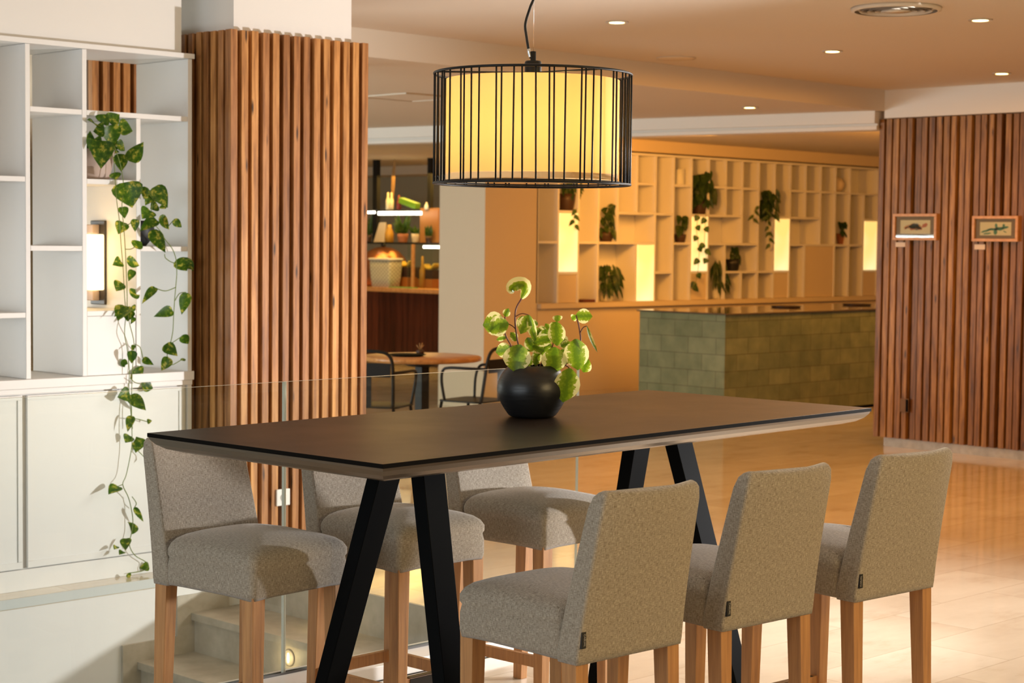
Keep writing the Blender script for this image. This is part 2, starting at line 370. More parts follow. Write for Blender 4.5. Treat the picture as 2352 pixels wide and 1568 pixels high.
# upper wall over the shelving, column core, right wall, back rooms
b = MB(); b.box(-3, 5.131, 7.47, 7.74, 2.545, ZC); struct(b.build('wall_left', M['wall_white']))
b = MB(); b.box(5.285, 6.03, 7.25, 7.85, 0, ZC); struct(b.build('wall_column', M['wall_white']))
UR = 12.513
b = MB(); b.box(UR+.05, 13.1, -4, 8.26, 0, ZC); struct(b.build('wall_right', M['wall_white']))
b = MB(); b.box(UR+.03, UR+.06, -4, 8.24, 0, .07); struct(b.build('baseboard_right', M['pale_stone']))
b = MB(); b.box(UR-.06, UR+.05, -4, 8.25, 2.665, ZC); struct(b.build('trim_3', M['wall_white']))
VN = 12.55
b = MB(); b.box(12.86, 22, VN+.30, VN+.5, 0, ZS); b.box(12.86, 22, VN+.02, VN+.30, 2.60, ZS); b.box(PV(1112, 700, VN).x, 12.86, VN, PU(1008, 700, PV(1112, 700, VN).x).y, 0, ZS); struct(b.build('wall_back', M['cream_wall']))
b = MB(); b.box(12.2, 22, VN-.03, VN, 0, .11); struct(b.build('baseboard_back', M['cream_wall']))
b = MB(); b.box(21.6, 22, 8, 12.9, 0, ZS); struct(b.build('wall_far_right', M['cream_wall']))
b = MB(); b.box(18.2, 18.5, 12.8, 26, 0, ZS); b.box(3, 18.5, 24, 24.3, 0, ZS); struct(b.build('wall_bar', M['olive_wall']))
b = MB(); b.box(17.6, 18.2, 12.8, 24, 2.60, ZS); struct(b.build('trim_4', M['cream_wall']))
b = MB(); b.box(2.8, 3, 7.8, 24, 0, ZC); struct(b.build('wall_far_left', M['cream_wall']))
b = MB(); b.box(1.2, 13.1, -4.3, -4, 0, ZC); struct(b.build('wall_near', M['wall_white']))  # unseen near wall, widened to block light from that side
# pillar and the slightly skewed beam above it
c = PV(1060, 700, 12.2); w = .30
d = Vector((11.442-12.424, 13.489-8.131, 0)).normalized(); nrm = Vector((-d.y, d.x, 0))
A = Vector((12.46, 7.95, 0))+d*.36; L = 9.0
def beam(z0, z1, off, th, M_):
    b = MB(); q = [A+nrm*off, A+nrm*(off+th), A+nrm*(off+th)+d*L, A+nrm*off+d*L]
    b.loops([[p+Vector((0, 0, z)) for p in q] for z in (z0, z1)], smooth=False); return b.build(M_, M['wall_white'])
struct(beam(2.625, ZS+.01, 0, -.3, 'trim_5')); struct(beam(2.575, 2.605, -.04, -.22, 'trim_6')); struct(beam(2.60, 2.63, -.06, -.2, 'trim_7'))
# ------------------------------------------------------------------ slatted wood
def slats(b, x0, x1, y0, y1, z0, z1, pitch, wid, axis, mi=0):
    a0, a1 = (x0, x1) if axis == 'x' else (y0, y1); k = a0
    while k < a1-.01:
        e = min(k+wid, a1); j = random.uniform(-.003, .003)
        if axis == 'x': b.box(k, e, y0+j, y1, z0, z1+j, mi=mi)
        else: b.box(x0+j, x1, k, e, z0, z1+j, mi=mi)
        k += pitch
t_ = thing('slat_cladding', 'honey brown vertical wood slats wrapping the column beside the white shelving', 'wood cladding', (5.6, 7.22, 0))
b = MB(); slats(b, 5.232, 6.108, 7.20, 7.246, .0, 2.655, .0642, .040, 'x'); slats(b, 5.232, 5.278, 7.262, 7.84, .0, 2.655, .0642, .040, 'y')
b.build('slat', M['slat_wood'], t_, bevel=.002)
b = MB(); b.box(5.278, 6.108, 7.246, 7.249, 0, 2.64); b.box(5.279, 5.284, 7.25, 7.84, 0, 2.64); b.build('backing_board', M['slat_back'], t_)
t_ = thing('slat_cladding', 'reddish brown vertical wood slats covering the right wall behind the pictures', 'wood cladding', (UR, 6, .075))
b = MB(); v = 8.31
while v > 2.0:
    j = random.choice((0, 0, 0, .012, .02)); wid = random.choice((.042, .046, .05)); b.box(UR-.035+j, UR+.045, v-wid, v, .077, 2.66); v -= .0665
b.build('slat', M['slat_red'], t_, bevel=.002)
b = MB(); b.box(UR+.045, UR+.049, 2.0, 8.25, .077, 2.66); b.build('backing_board', M['slat_back'], t_)
q0 = PV(212, 200, 9.3); q1 = PV(316, 200, 9.3)
t_ = thing('slat_cladding', 'brown slatted column seen through the open top cell of the white shelving', 'wood cladding', ((q0.x+q1.x)/2, 9.3, 0))
b = MB(); slats(b, q0.x, q1.x+.6, 9.3, 9.345, 0, 2.70, .072, .045, 'x'); b.build('slat', M['slat_wood'], t_)
b = MB(); b.box(q0.x, q1.x+.6, 9.346, 9.6, 0, 2.70); b.build('backing_board', M['slat_back'], t_)

# ------------------------------------------------------------------ white shelving on the left
VC = 7.438; VB = VC+.455; T = .024
sh = thing('shelving_unit', 'white open shelving unit with cupboards below, left of the slatted column', 'shelving', (4.0, VC+.14, 0))
Z = [.98, 1.288, 1.596, 1.912, 2.234, 2.542]
DU = [3.36, 3.665, 3.968, 4.27, 4.567, 4.863]
for u in DU:
    top = Z[4]-T if u == DU[5] else Z[5]-T
    b = MB(); b.box(u-T/2, u+T/2, VC, VB, Z[0]+.001, top-.001); b.build('upright', M['white_paint'], sh, bevel=.0015)
b = MB(); b.box(5.148, 5.172, VC, VB, 0, Z[5]-T-.001); b.build('end_panel', M['white_paint'], sh, bevel=.0015)
b = MB(); b.box(2.0, 5.18, VC-.012, VB, Z[5]-T, Z[5]); b.build('top_board', M['white_paint'], sh, bevel=.0015)
def shelf(a, c, z): b = MB(); b.box(a+T/2+.001, c-T/2-.001, VC+.001, VB, z-T, z); return b.build('shelf', M['white_paint'], sh, bevel=.0015)
for a, c, zs in ((DU[2], DU[3], (1, 3)), (DU[1], DU[2], (2, 3)), (DU[0], DU[1], (1, 2, 4)), (DU[3], DU[4], (2, 4)), (DU[4], DU[5], (1, 3)), (DU[5], 5.16, (2,))):
    for k in zs: shelf(a, c, Z[k])
shelf(DU[4], 5.16, Z[4])
b = MB(); b.box(DU[4]+.014, DU[5]-.014, VC+.004, VC+.02, Z[0]+.001, Z[1]-T-.001); b.build('drop_panel', M['white_paint'], sh, bevel=.002)
b = MB(); b.box(2.0, 5.178, VC-.014, VB, .937, .98); b.box(2.0, 5.172, VC-.006, VB, .912, .937); b.build('counter_board', M['white_paint'], sh, bevel=.002)
b = MB(); b.box(2.0, 5.147, VC+.02, VB, .0, .912); b.build('carcass', M['white_paint'], sh)
b = MB(); b.box(2.0, 5.147, VC-.004, VC+.02, 0, .098); b.build('plinth', M['white_paint'], sh, bevel=.002)
for a, c in ((2.0, 2.54), (2.55, 3.39), (3.40, 4.235), (4.262, 5.12)):
    dr = MB(); dr.box(a, c, VC+.004, VC+.019, .104, .905)
    o = dr.build('cupboard_door', M['white_paint'], sh, bevel=.002)
    e = MB(); e.box(a, c, VC-.002, VC+.0035, .104, .134); e.box(a, c, VC-.002, VC+.0035, .885, .905); e.box(a, a+.022, VC-.002, VC+.0035, .135, .884); e.box(c-.022, c, VC-.002, VC+.0035, .135, .884)
    e.build('door_frame', M['white_paint'], o)
# wall lamp inside the shelving
lp = thing('wall_lamp', 'glowing upright wall lamp on a dark bracket inside the left shelving', 'lamp', (4.83, 7.57, 1.30))
uf = DU[5]-T/2-.001
va = PU(245, 600, uf).y
b = MB(); b.box(uf-.012, uf, va, va+.13, 1.305, 1.72); b.build('back_plate', M['grey_plastic'], lp, bevel=.004)
for z0, z1 in ((1.325, 1.375), (1.655, 1.70)):
    b = MB(); b.box(uf-.05, uf-.0125, va+.045, va+.115, z0, z1); b.build('bracket', M['blush'], lp, bevel=.004)
ys = PU(240, 600, uf-.02).y
b = MB(); b.box(uf-.095, uf-.02, ys, ys+.11, 1.378, 1.652); b.build('lamp_shade', M['glow_sconce'], lp, bevel=.006)
light('wall_lamp_glow', 'POINT', (uf-.14, ys-.03, 1.60), 0.8, (1, .58, .18), radius=.05)

# ------------------------------------------------------------------ leaves
HEART = [(0, .42), (.07, .80), (.2, 1), (.36, .97), (.52, .82), (.68, .58), (.82, .34), (.93, .13), (1, .015)]
OVAL = [(0, .10), (.10, .48), (.25, .84), (.42, 1), (.6, .97), (.76, .74), (.87, .44), (.95, .18), (1, .015)]
LANCE = [(0, .1), (.12, .6), (.3, 1), (.5, .9), (.7, .62), (.85, .34), (1, .02)]
def leaf(b, base, tip, width, nrm, cup=.12, droop=.12, prof=HEART, twist=0):
    base = Vector(base); tip = Vector(tip); ax = tip-base; ln = ax.length; ax.normalize()
    n = Vector(nrm); n = (n-ax*n.dot(ax)).normalized()
    if twist: n = Matrix.Rotation(twist, 3, ax) @ n
    sd = ax.cross(n).normalized(); ss = (-1, -.5, 0, .5, 1); vs = []; uv = []; fs = []
    for t0, w in prof:
        for s in ss:
            p = base+ax*(ln*t0)+sd*(s*w*width/2)+n*(cup*width*(s*s*w)*.5-droop*ln*(t0*t0-.3*t0))
            vs.append(p); uv.append((s*w, t0+.37*(len(b.v) % 97)))
    for i in range(len(prof)-1):
        for j in range(4): fs.append((i*5+j, i*5+j+1, i*5+6+j, i*5+5+j))
    b.add(vs, fs, uv, smooth=True)
def spline(pts, k=6):
    pts = [Vector(p) for p in pts]; out = []
    for i in range(len(pts)-1):
        p0, p1, p2, p3 = pts[max(i-1, 0)], pts[i], pts[i+1], pts[min(i+2, len(pts)-1)]
        for j in range(k):
            s = j/k; out.append(.5*((2*p1)+(p2-p0)*s+(2*p0-5*p1+4*p2-p3)*s*s+(3*p1-p0-3*p2+p3)*s**3))
    return out+[pts[-1]]
def pot(b, c, r, h, flare=1.0, wall=.008):
    b.lathe([(r*.72, 0), (r*.78*flare, h*.1), (r*.95*flare, h*.6), (r*flare, h), (r*flare-wall, h), (r*flare-wall*1.5, h*.8), (.002, h*.78)], c, 28)
VCAM = -Vector(_f)

# ---- trailing pothos in the blush pot (leaf positions: base, tip, width in mm-like pixels, on planes just before the shelving)
PX = 8.75/FPX     # metres per pixel at the shelving's distance
def vine_plant(th, leaves, stems, vplane, mat_):
    b = MB()
    for i, (x0, y0, x1, y1, w) in enumerate(leaves):
        dv = random.uniform(-.03, .03); p0 = PV(x0, y0, vplane+dv); p1 = PV(x1, y1, vplane+dv+random.uniform(-.03, .03))
        nn = VCAM+Vector((random.uniform(-.5, .5), random.uniform(-.5, .5), random.uniform(-.1, .5)))
        leaf(b, p0, p1, w*PX*1.36, nn, .25, random.uniform(.05, .25))
    b.build('foliage', M['pothos'], th)
    for s in stems:
        b = MB(); b.tube(spline([PV(x, y, vplane+random.uniform(-.02, .02)) for x, y in s], 4), .0022, 6); b.build('stem', M['stem_green'], th)
VA = [(272,292,306,300,32),(253,287,261,339,32),(237,323,232,387,40),(305,373,325,323,34),(278,353,278,395,24),(263,396,267,413,20),(222,290,203,272,28),(232,282,246,262,26),(250,280,275,262,26),(240,300,214,300,26),
 (215,320,207,345,22),(268,330,290,345,22),(290,418,303,477,52),(281,475,287,501,18),(283,510,272,537,24),(311,503,310,532,15),(309,568,326,553,22),(278,600,261,607,20),(291,600,323,608,22),(306,620,295,645,14),(280,649,266,668,24),
 (300,678,322,670,22),(290,703,270,735,32),(287,708,262,726,22),(300,706,310,714,17),(297,712,292,738,22),(304,805,302,835,17),(308,792,303,806,8),(308,728,301,743,9),(279,828,296,844,13),(328,823,353,838,13),(308,848,324,873,30),(326,882,353,891,25),
 (298,903,270,912,26),(303,905,334,945,26),(303,955,292,990,16),(338,968,349,966,9),(298,1000,288,1016,20),(322,1005,311,1039,26),(335,1054,351,1055,12),(272,1117,249,1133,24),(309,1165,330,1199,10),(303,1200,294,1231,28),(290,1236,288,1263,20),
 (268,1254,262,1261,11),(283,1266,274,1272,13),(342,1299,321,1304,16),(294,1316,298,1330,9)]
SA = [[(252,330),(262,375),(265,420),(268,460),(274,505),(278,560),(283,620),(286,680),(289,720),(286,765),(292,800),(297,850),(296,895),(300,940),(303,990),(302,1030),(290,1090),(282,1113),(296,1145),(305,1190),(303,1220),(297,1250),(310,1275),(335,1290),(341,1302),(325,1311),(296,1316)],
      [(262,335),(277,380),(284,430),(280,470),(284,520),(287,560),(290,620),(292,680),(292,705),(297,740),(308,790),(304,850),(302,930),(304,985)]]
SA += [[(283, 515), (296, 515), (306, 503)], [(287, 572), (300, 572), (310, 567)], [(310, 790), (322, 798), (328, 822)], [(299, 868), (310, 878), (326, 882)], [(302, 960), (320, 963), (338, 968)], [(318, 1036), (328, 1046), (336, 1054)], [(282, 1112), (270, 1117)], [(303, 1140), (313, 1155), (308, 1166)]]
cpot = Vector((4.69, VC+.13, Z[3]))
th = thing('trailing_pothos', 'long trailing variegated pothos in a blush pot, hanging over the wall lamp to the floor', 'potted plant', cpot)
b = MB(); pot(b, cpot, .105, .145); b.build('pot', M['blush'], th)
b = MB(); b.lathe([(.088, .0), (.085, .012), (.004, .014)], cpot+Vector((0, 0, .117)), 20); b.build('soil', M['soil'], th)
vine_plant(th, VA, SA, VC-.035, M['pothos'])
b = MB()
for i in range(12):
    a = random.uniform(0, 6.28); p = cpot+Vector((.05*math.cos(a), .05*math.sin(a), .14)); q = p+Vector((.07*math.cos(a), .07*math.sin(a)*.9-.02, random.uniform(.0, .11)))
    leaf(b, p, q, .06, VCAM+Vector((0, 0, .6)), .2, .2)
b.build('crown', M['pothos'], th)
VBL = [(356,428,385,477,30),(350,440,335,470,22),(337,430,329,458,18),(357,445,350,466,22),(345,483,327,501,28),(360,505,322,526,24),(365,500,393,526,22),(398,505,419,523,14),(352,527,379,583,26),(412,592,444,627,34),(357,660,326,694,16),(427,672,418,723,22),(396,712,356,725,20),
 (418,770,434,791,18),(383,788,406,819,28),(390,822,370,851,20),(419,822,424,830,9),(362,470,345,480,20),(372,470,381,480,14)]
SB = [[(350,510),(372,535),(378,548),(395,570),(403,590),(405,605),(406,630),(403,665),(401,690),(399,720),(397,760),(391,790),(384,815),(392,838),(420,824)],[(378,583),(380,592),(392,601),(402,604)],[(403,660),(380,668),(358,662)],[(402,690),(412,674),(427,671)],[(386,520),(398,506)],[(391,790),(418,772)],[(345,500),(350,470),(357,430)]]
cp2 = Vector((4.955, VC+.13, Z[2]))
th = thing('trailing_pothos', 'shorter trailing pothos in a small charcoal pot on the shelf nearest the slatted column', 'potted plant', cp2)
b = MB(); b.lathe([(.03, 0), (.062, .04), (.072, .085), (.062, .125), (.053, .125), (.05, .10), (.003, .10)], cp2, 28); b.build('pot', M['charcoal'], th)
vine_plant(th, VBL, SB, VC-.045, M['pothos'])

# ------------------------------------------------------------------ glass balustrade
t_ = thing('glass_balustrade', 'clear frameless glass balustrade in a white floor channel beside the stairs', 'balustrade', (3.5, VG, 0))
for a, c in ((0.6, 2.2), (2.21, 3.998), (4.006, 5.56)):
    b = MB(); b.box(a, c, VG, VG+.015, .05, 1.124)
    o = b.build('glass_pane', [M['glass'], M['glass_edge']], t_)
    for p in o.data.polygons:
        if abs(p.normal.y) < .5: p.material_index = 1
b = MB(); b.box(-1, 5.58, 5.03, VG-.004, .001, .055); b.box(-1, 5.58, VG+.019, VG+.06, -.19, .055); b.box(-1, 5.58, 5.03, VG+.06, -.19, -.15); b.build('base_channel', M['plastic_white'], t_, bevel=.003)
b = MB(); b.box(-1, 5.58, VG-.0035, VG-.0005, .02, .062); b.box(-1, 5.58, VG+.0155, VG+.0185, .02, .062); b.build('rubber_seal', M['seal_grey'], t_)
for k, zc_ in ((1, -.29), (0, -.10)):
    pass
for u, z, lab in ((5.083, -.29, 'small glowing recessed step light low on the second riser'), (5.38, -.095, 'small glowing recessed step light on the topmost riser')):
    t_ = thing('step_light', lab, 'light', (u, 6.53, z), 'recessed lights in the stair risers')
    Mx = Matrix.Translation((u, 6.53, z)) @ Matrix.Rotation(R(-90), 4, 'Y')
    b = MB(); b.loops([[Mx @ Vector((r*math.cos(a*.3927), r*math.sin(a*.3927), h)) for a in range(16)] for r, h in ((.040, 0), (.040, .004), (.032, .006))]); b.build('bezel', M['stone'], t_)
    b = MB(); b.loops([[Mx @ Vector((.024*math.cos(a*.3927), .007*math.sin(a*.3927), h)) for a in range(16)] for h in (.0065, .009)]); b.build('diffuser', M['glow_step'], t_)
    light('step_lamp', 'POINT', (u-.06, 6.53, z), .35, (1, .75, .38), radius=.02)
sk = PV(652, 1142, 7.185)
t_ = thing('wall_socket', 'white power socket on the wood slats behind the glass', 'socket', sk)
b = MB(); b.box(sk.x-.042, sk.x+.042, 7.187, 7.199, sk.z-.042, sk.z+.042); b.build('face_plate', M['plastic_white'], t_, bevel=.004)
b = MB(); Mx = Matrix.Translation((sk.x, 7.1865, sk.z)) @ Matrix.Rotation(R(90), 4, 'X'); b.loops([[Mx @ Vector((.02*math.cos(a*.3927), .02*math.sin(a*.3927), h)) for a in range(16)] for h in (0, .002)]); b.build('outlet', M['wall_white'], t_)

# ------------------------------------------------------------------ high table
TC = Vector((4.138, 4.007, 0)); TY = R(2.6); TL, TW, TZ = 2.353, 1.0, 1.07
tb = thing('high_table', 'long dark bar height table with slim top and splayed black legs', 'table', TC); tb.rotation_euler.z = TY
ORG[tb.name] = Vector((0, 0, 0))
def rect(ix, iy, z): return [Vector((x*(TL/2-ix), y*(TW/2-iy), z)) for x, y in ((-1, -1), (1, -1), (1, 1), (-1, 1))]
b = MB(); b.loops([rect(0, 0, TZ-.012), rect(0, 0, TZ)], smooth=False); o = b.build('table_top', [M['table_top'], M['table_edge']], tb, bevel=.001)
for p in o.data.polygons: p.material_index = 0 if abs(p.normal.z) > .5 else 1
b = MB(); pf = [(.003, .0122), (.006, .020), (.018, .034), (.04, .047), (.075, .057), (.11, .061)]
b.loops([rect(i, i, TZ-dz) for i, dz in pf], smooth=False); b.build('underframe', M['table_under'], tb)
for sx in (-1, 1):
    for sy in (-1, 1):
        b = MB(); top = Vector((sx*.60, sy*.075, TZ-.0615)); ft = Vector((sx*.70, sy*.335, .0))
        q = ((-1, -1), (1, -1), (1, 1), (-1, 1))
        b.loops([[top+Vector((x*.046, y*.027, 0)) for x, y in q], [ft+Vector((x*.040, y*.024, 0)) for x, y in q]], smooth=False)
        b.build('leg', M['black_satin'], tb, bevel=.003)

# ------------------------------------------------------------------ bar stools
def rrect(hx, y0, y1, z, r=.02, nc=4, ns=6, zf=None, yf=None):
    pts = []; cx = ((-1, y0), (1, y0), (1, y1), (-1, y1)); ang = (180, 270, 0, 90)
    corners = []
    for i in range(4):
        sx, y = cx[i]; ccx = sx*(hx-r); ccy = y+r if i < 2 else y-r
        corners.append([(ccx+r*math.cos(R(ang[i]+90*k/nc)), ccy+r*math.sin(R(ang[i]+90*k/nc))) for k in range(nc+1)])
    for i in range(4):
        pts += corners[i]; a = corners[i][-1]; c = corners[(i+1) % 4][0]
        pts += [(a[0]+(c[0]-a[0])*k/ns, a[1]+(c[1]-a[1])*k/ns) for k in range(1, ns)]
    return [Vector((x, y+(yf(x) if yf else 0), z+(zf(x, y) if zf else 0))) for x, y in pts]
def make_stool():
    t = thing('bar_stool', '-', 'bar stool', (0, 0, 0), 'upholstered bar stools around the high table')
    b = MB(); lo = []
    hem = lambda x, y: -.014*max(0, abs(x)/.2-.72)*3.2*max(0, abs(y+.0)/.228-.55)
    crown = lambda k: (lambda x, y: k*(1-(x/.21)**2)*(1-((y-.03)/.22)**2))
    for z, ins, r, zf in ((.594, .012, .02, None), (.585, .004, .02, hem), (.60, 0, .022, None), (.645, 0, .022, None), (.668, .004, .022, None), (.676, -.001, .024, None), (.695, -.002, .026, None), (.712, .006, .03, None), (.724, .02, .035, crown(.004)), (.731, .045, .04, crown(.012)), (.733, .085, .04, crown(.02)), (.733, .13, .03, crown(.022))):
        lo.append(rrect(.2-ins, -.165+ins*.3, .228-ins, z, r, zf=zf))
    b.loops(lo); b.build('seat', M['fabric'], t)
    b = MB(); lo = []; zs = [.588, .580, .60, .66, .72, .79, .86, .92, .97, 1.0, 1.012, 1.018]; N = len(zs)
    for i, z in enumerate(zs):
        f = max(0, min(1, (z-.6)/.42)); hw = .2-.017*f; th = .078-.026*f; rc = .082*f**1.15
        ins = (.012, .002, 0, 0, 0, 0, 0, 0, 0, .004, .011, .020)[i]; rr = min(.009, th/2-ins-.002)
        yb = -.228-rc; cv = .020*f
        lo.append(rrect(hw-ins, yb+ins, yb+th-ins, z, rr, yf=lambda x, cv=cv, hw=hw: -cv*(1-(x/hw)**2)+cv*.3, zf=(lambda x, y, f=f: .010*f*((x/.2)**2))))
    b.loops(lo); b.build('backrest', M['fabric'], t)
    for sx in (-1, 1):
        b = MB(); b.taper((sx*.168, .196, .592), (sx*.172, .200, 0), .050, .050, .036, .036); b.build('leg', M['beech'], t, bevel=.002)
        b = MB(); b.taper((sx*.172, -.192, .592), (sx*.176, -.215, 0), .046, .052, .034, .040); b.build('leg', M['beech'], t, bevel=.002)
        b = MB(); b.box(sx*.172-.011, sx*.172+.011, -.186, .180, .165, .205); b.build('stretcher', M['beech'], t, bevel=.002)
    b = MB(); b.box(-.153, .153, .187, .211, .185, .230); fr = b.build('footrest', M['beech'], t, bevel=.002)
    b = MB(); b.box(-.13, .13, .2111, .213, .187, .228); b.box(-.13, .13, .187, .213, .2302, .232); b.build('kick_plate', M['dark_metal'], fr)
    b = MB(); b.box(-.155, .155, -.216, -.194, .17, .21); b.build('stretcher', M['beech'], t, bevel=.002)
    return t
def kids(o): return [c for c in COL.objects if c.parent == o]
def copy_tree(o, parent=None):
    c = o.copy(); COL.objects.link(c); c.parent = parent
    for ch in kids(o): copy_tree(ch, c)
    return c
def seat_at(o, corner, ang, off):
    """place by one known bottom corner"""
    o.rotation_euler.z = ang; o.location = Vector((corner[0], corner[1], 0))-Matrix.Rotation(ang, 3, 'Z') @ Vector(off)
proto = make_stool()
spots = [((3.264, 3.03), R(-1.6), (-.2, -.228, 0), 'grey woven bar stool seen from behind, nearest the camera on the right'),
         ((3.847, 3.031), R(-2.5), (-.2, -.228, 0), 'middle stool of the three seen from behind'),
         ((4.46, 3.018), R(-3.2), (-.2, -.228, 0), 'rightmost stool seen from behind, beside the open marble floor'),
         ((3.134, 4.201), R(185.5), (.2, .228, 0), 'leftmost stool facing us, in front of the white cupboards'),
         ((3.752, 4.262), R(181.5), (.2, .228, 0), 'stool facing us behind the front table legs'),
         ((4.402, 4.251), R(182.5), (.2, .228, 0), 'brightly lit stool facing us, third from the left behind the table')]
stools = []
for i, (cpt, ang, off, lab) in enumerate(spots):
    o = proto if i == 0 else copy_tree(proto)
    o['label'] = lab; seat_at(o, cpt, ang, off); stools.append(o)
# stitched maker's tabs on the three backs turned to us
for i, flip in ((0, 0), (1, 0), (2, 1)):
    o = stools[i]; zc_ = .645; xc = -.186; f = (zc_-.6)/.42; yb = -.228-.082*f**1.15+.001
    b = MB(); b.box(xc-.0075, xc+.0075, yb-.004, yb+.012, zc_-.021, zc_+.021); ORG[o.name] = Vector((0, 0, 0)); tg = b.build('fabric_tab', M['tag'], o)
    tg['label'] = 'black woven tab with pale lettering'
    cu = bpy.data.curves.new('lettering', 'FONT'); cu.body = 'CASUAL'; cu.size = .0088; cu.align_x = 'CENTER'; cu.align_y = 'CENTER'; cu.extrude = .0002
    to = bpy.data.objects.new('lettering_source', cu); me = bpy.data.meshes.new_from_object(to); bpy.data.objects.remove(to)
    me.materials.append(M['tag_text']); lt = bpy.data.objects.new('lettering', me); COL.objects.link(lt); lt.parent = tg
    s_ = 1 if flip else -1
    lt.matrix_local = Matrix(((0, -s_, 0, xc+.002*(-s_)), (0, 0, -1, yb-.0044), (s_, 0, 0, zc_), (0, 0, 0, 1)))

# ------------------------------------------------------------------ black pot with peperomia on the table
pc = PZ(1222, 957, TZ); pc.z = TZ+.0008
th = thing('potted_peperomia', 'variegated green and cream peperomia in a round black pot on the table', 'potted plant', pc)
b = MB(); rr = .117
prof = [(.070, 0), (.076, .003), (.095, .030), (.112, .062), (.117, .088), (.113, .116), (.098, .146), (.080, .164), (.070, .170), (.067, .168), (.078, .155), (.10, .12), (.104, .10), (.003, .095)]
b.lathe(prof, pc, 48); b.build('pot', M['black_pot'], th, subsurf=1)
b = MB(); b.lathe([(.095, .0), (.093, .022), (.07, .028), (.003, .03)], pc+Vector((0, 0, .11)), 24); b.build('soil', M['soil'], th)
D0 = (pc-CAM).dot(Vector(_f))
def PL(cx, cy, off=0): return PD(1080+cx/4.126, 620+cy/4.126, D0+off)
PXT = D0/FPX/4.126
LV = [(365,510,165,560,180,-.03),(335,500,118,520,200,.03),(330,440,362,365,66,.0),(392,745,238,775,128,.01),(468,705,425,972,232,-.07),(440,670,382,590,74,.03),(345,640,242,655,54,.02),(470,560,495,430,82,.04),(560,428,478,602,118,-.02),(560,428,612,682,76,-.03),
      (590,510,645,500,66,.02),(598,690,788,640,112,-.03),(640,610,742,550,100,.02),(590,720,702,770,96,-.02),(640,760,618,905,88,.0),(762,590,715,505,66,.03),(812,488,825,722,146,-.04),(800,492,768,570,62,.02),(826,490,830,420,84,.03),(797,728,790,982,206,-.06),
      (860,722,965,690,76,.03),(868,750,902,852,86,.01),(1002,652,1015,948,208,-.05),(1120,845,1065,972,114,-.01),(1000,432,1158,440,124,.02),(1002,430,962,472,66,.03),(945,930,882,1256,216,-.08),(700,700,778,720,70,.03),(560,880,500,945,70,.02),(690,820,760,700,84,.05),
      (660,560,700,640,100,.04),(880,690,950,760,90,.05),(560,740,590,640,80,.05),(960,760,1040,700,80,.06),(700, 640, 600, 560, 110, .03),(720, 560, 700, 690, 110, .01),(640, 700, 540, 760, 96, .03),(540, 640, 600, 760, 100, -.01),(740, 700, 660, 800, 110, .0),(840, 640, 920, 720, 110, .03),(900, 800, 960, 880, 100, .02),(420, 820, 340, 880, 100, .03),(760, 830, 700, 920, 100, .02),(590, 820, 540, 900, 90, .01)]
b = MB()
for (x0, y0, x1, y1, w, off) in LV:
    tw = random.uniform(-.35, .35); nn = VCAM+Vector((random.uniform(-.2, .2), random.uniform(-.2, .2), random.uniform(.0, .45)))
    leaf(b, PL(x0, y0, off), PL(x1, y1, off+random.uniform(-.02, .02)), w*PXT*1.16, nn, random.uniform(.1, .3), random.uniform(.05, .2), OVAL)
leaf(b, PL(1105, 530, 0), PL(1165, 795, -.02), 78*PXT, VCAM+Vector(_r)*1.5, .3, -.25, OVAL)
# top leaf rolled over at its tip
vs = []; fs = []; uv = []
ctl = spline([PL(487, 268), PL(522, 205, -.01), PL(518, 140, -.02), PL(462, 128, -.035), PL(405, 150, -.04), PL(384, 185, -.03), PL(415, 208, -.01)], 3); NN = len(ctl)
for i, p in enumerate(ctl):
    s0 = i/(NN-1); wd = .043*math.sin(math.pi*min(1, s0*.93+.03))**.6
    tdir = (ctl[min(i+1, NN-1)]-ctl[max(i-1, 0)]).normalized(); sd = (tdir.cross(VCAM)+VCAM*.35).normalized()
    for s in (-1, -.5, 0, .5, 1): vs.append(p+sd*s*wd/2*1.1+VCAM*.006*s*s); uv.append((s*1.0+.25, s0+3.3))
for i in range(NN-1):
    for j in range(4): fs.append((i*5+j, i*5+j+1, i*5+6+j, i*5+5+j))
b.add(vs, fs, uv, smooth=True)
b.build('foliage', M['peperomia'], th)
for s, r_ in ((((560, 960), (470, 760), (432, 570), (425, 430), (440, 350), (487, 268)), .0026), (((500, 960), (400, 740), (330, 600), (330, 440)), .0022), (((430, 560), (400, 530), (362, 510)), .0016), (((600, 980), (650, 930), (700, 830), (780, 720), (812, 488)), .0022),
          (((760, 980), (900, 900), (1035, 720), (1035, 560), (1003, 430)), .0024), (((1040, 600), (1070, 545), (1105, 530)), .0016), (((430, 440), (490, 412), (560, 428)), .0016), (((780, 960), (880, 900), (945, 930)), .002), (((820, 960), (870, 860), (905, 780), (1000, 655)), .0018), (((640, 980), (620, 800), (590, 690)), .002), (((700, 980), (760, 850), (800, 730)), .002)):
    b = MB(); b.tube(spline([PL(x, y, .015) for x, y in s], 5), r_, 8); b.build('stem', M['stem_red'], th)

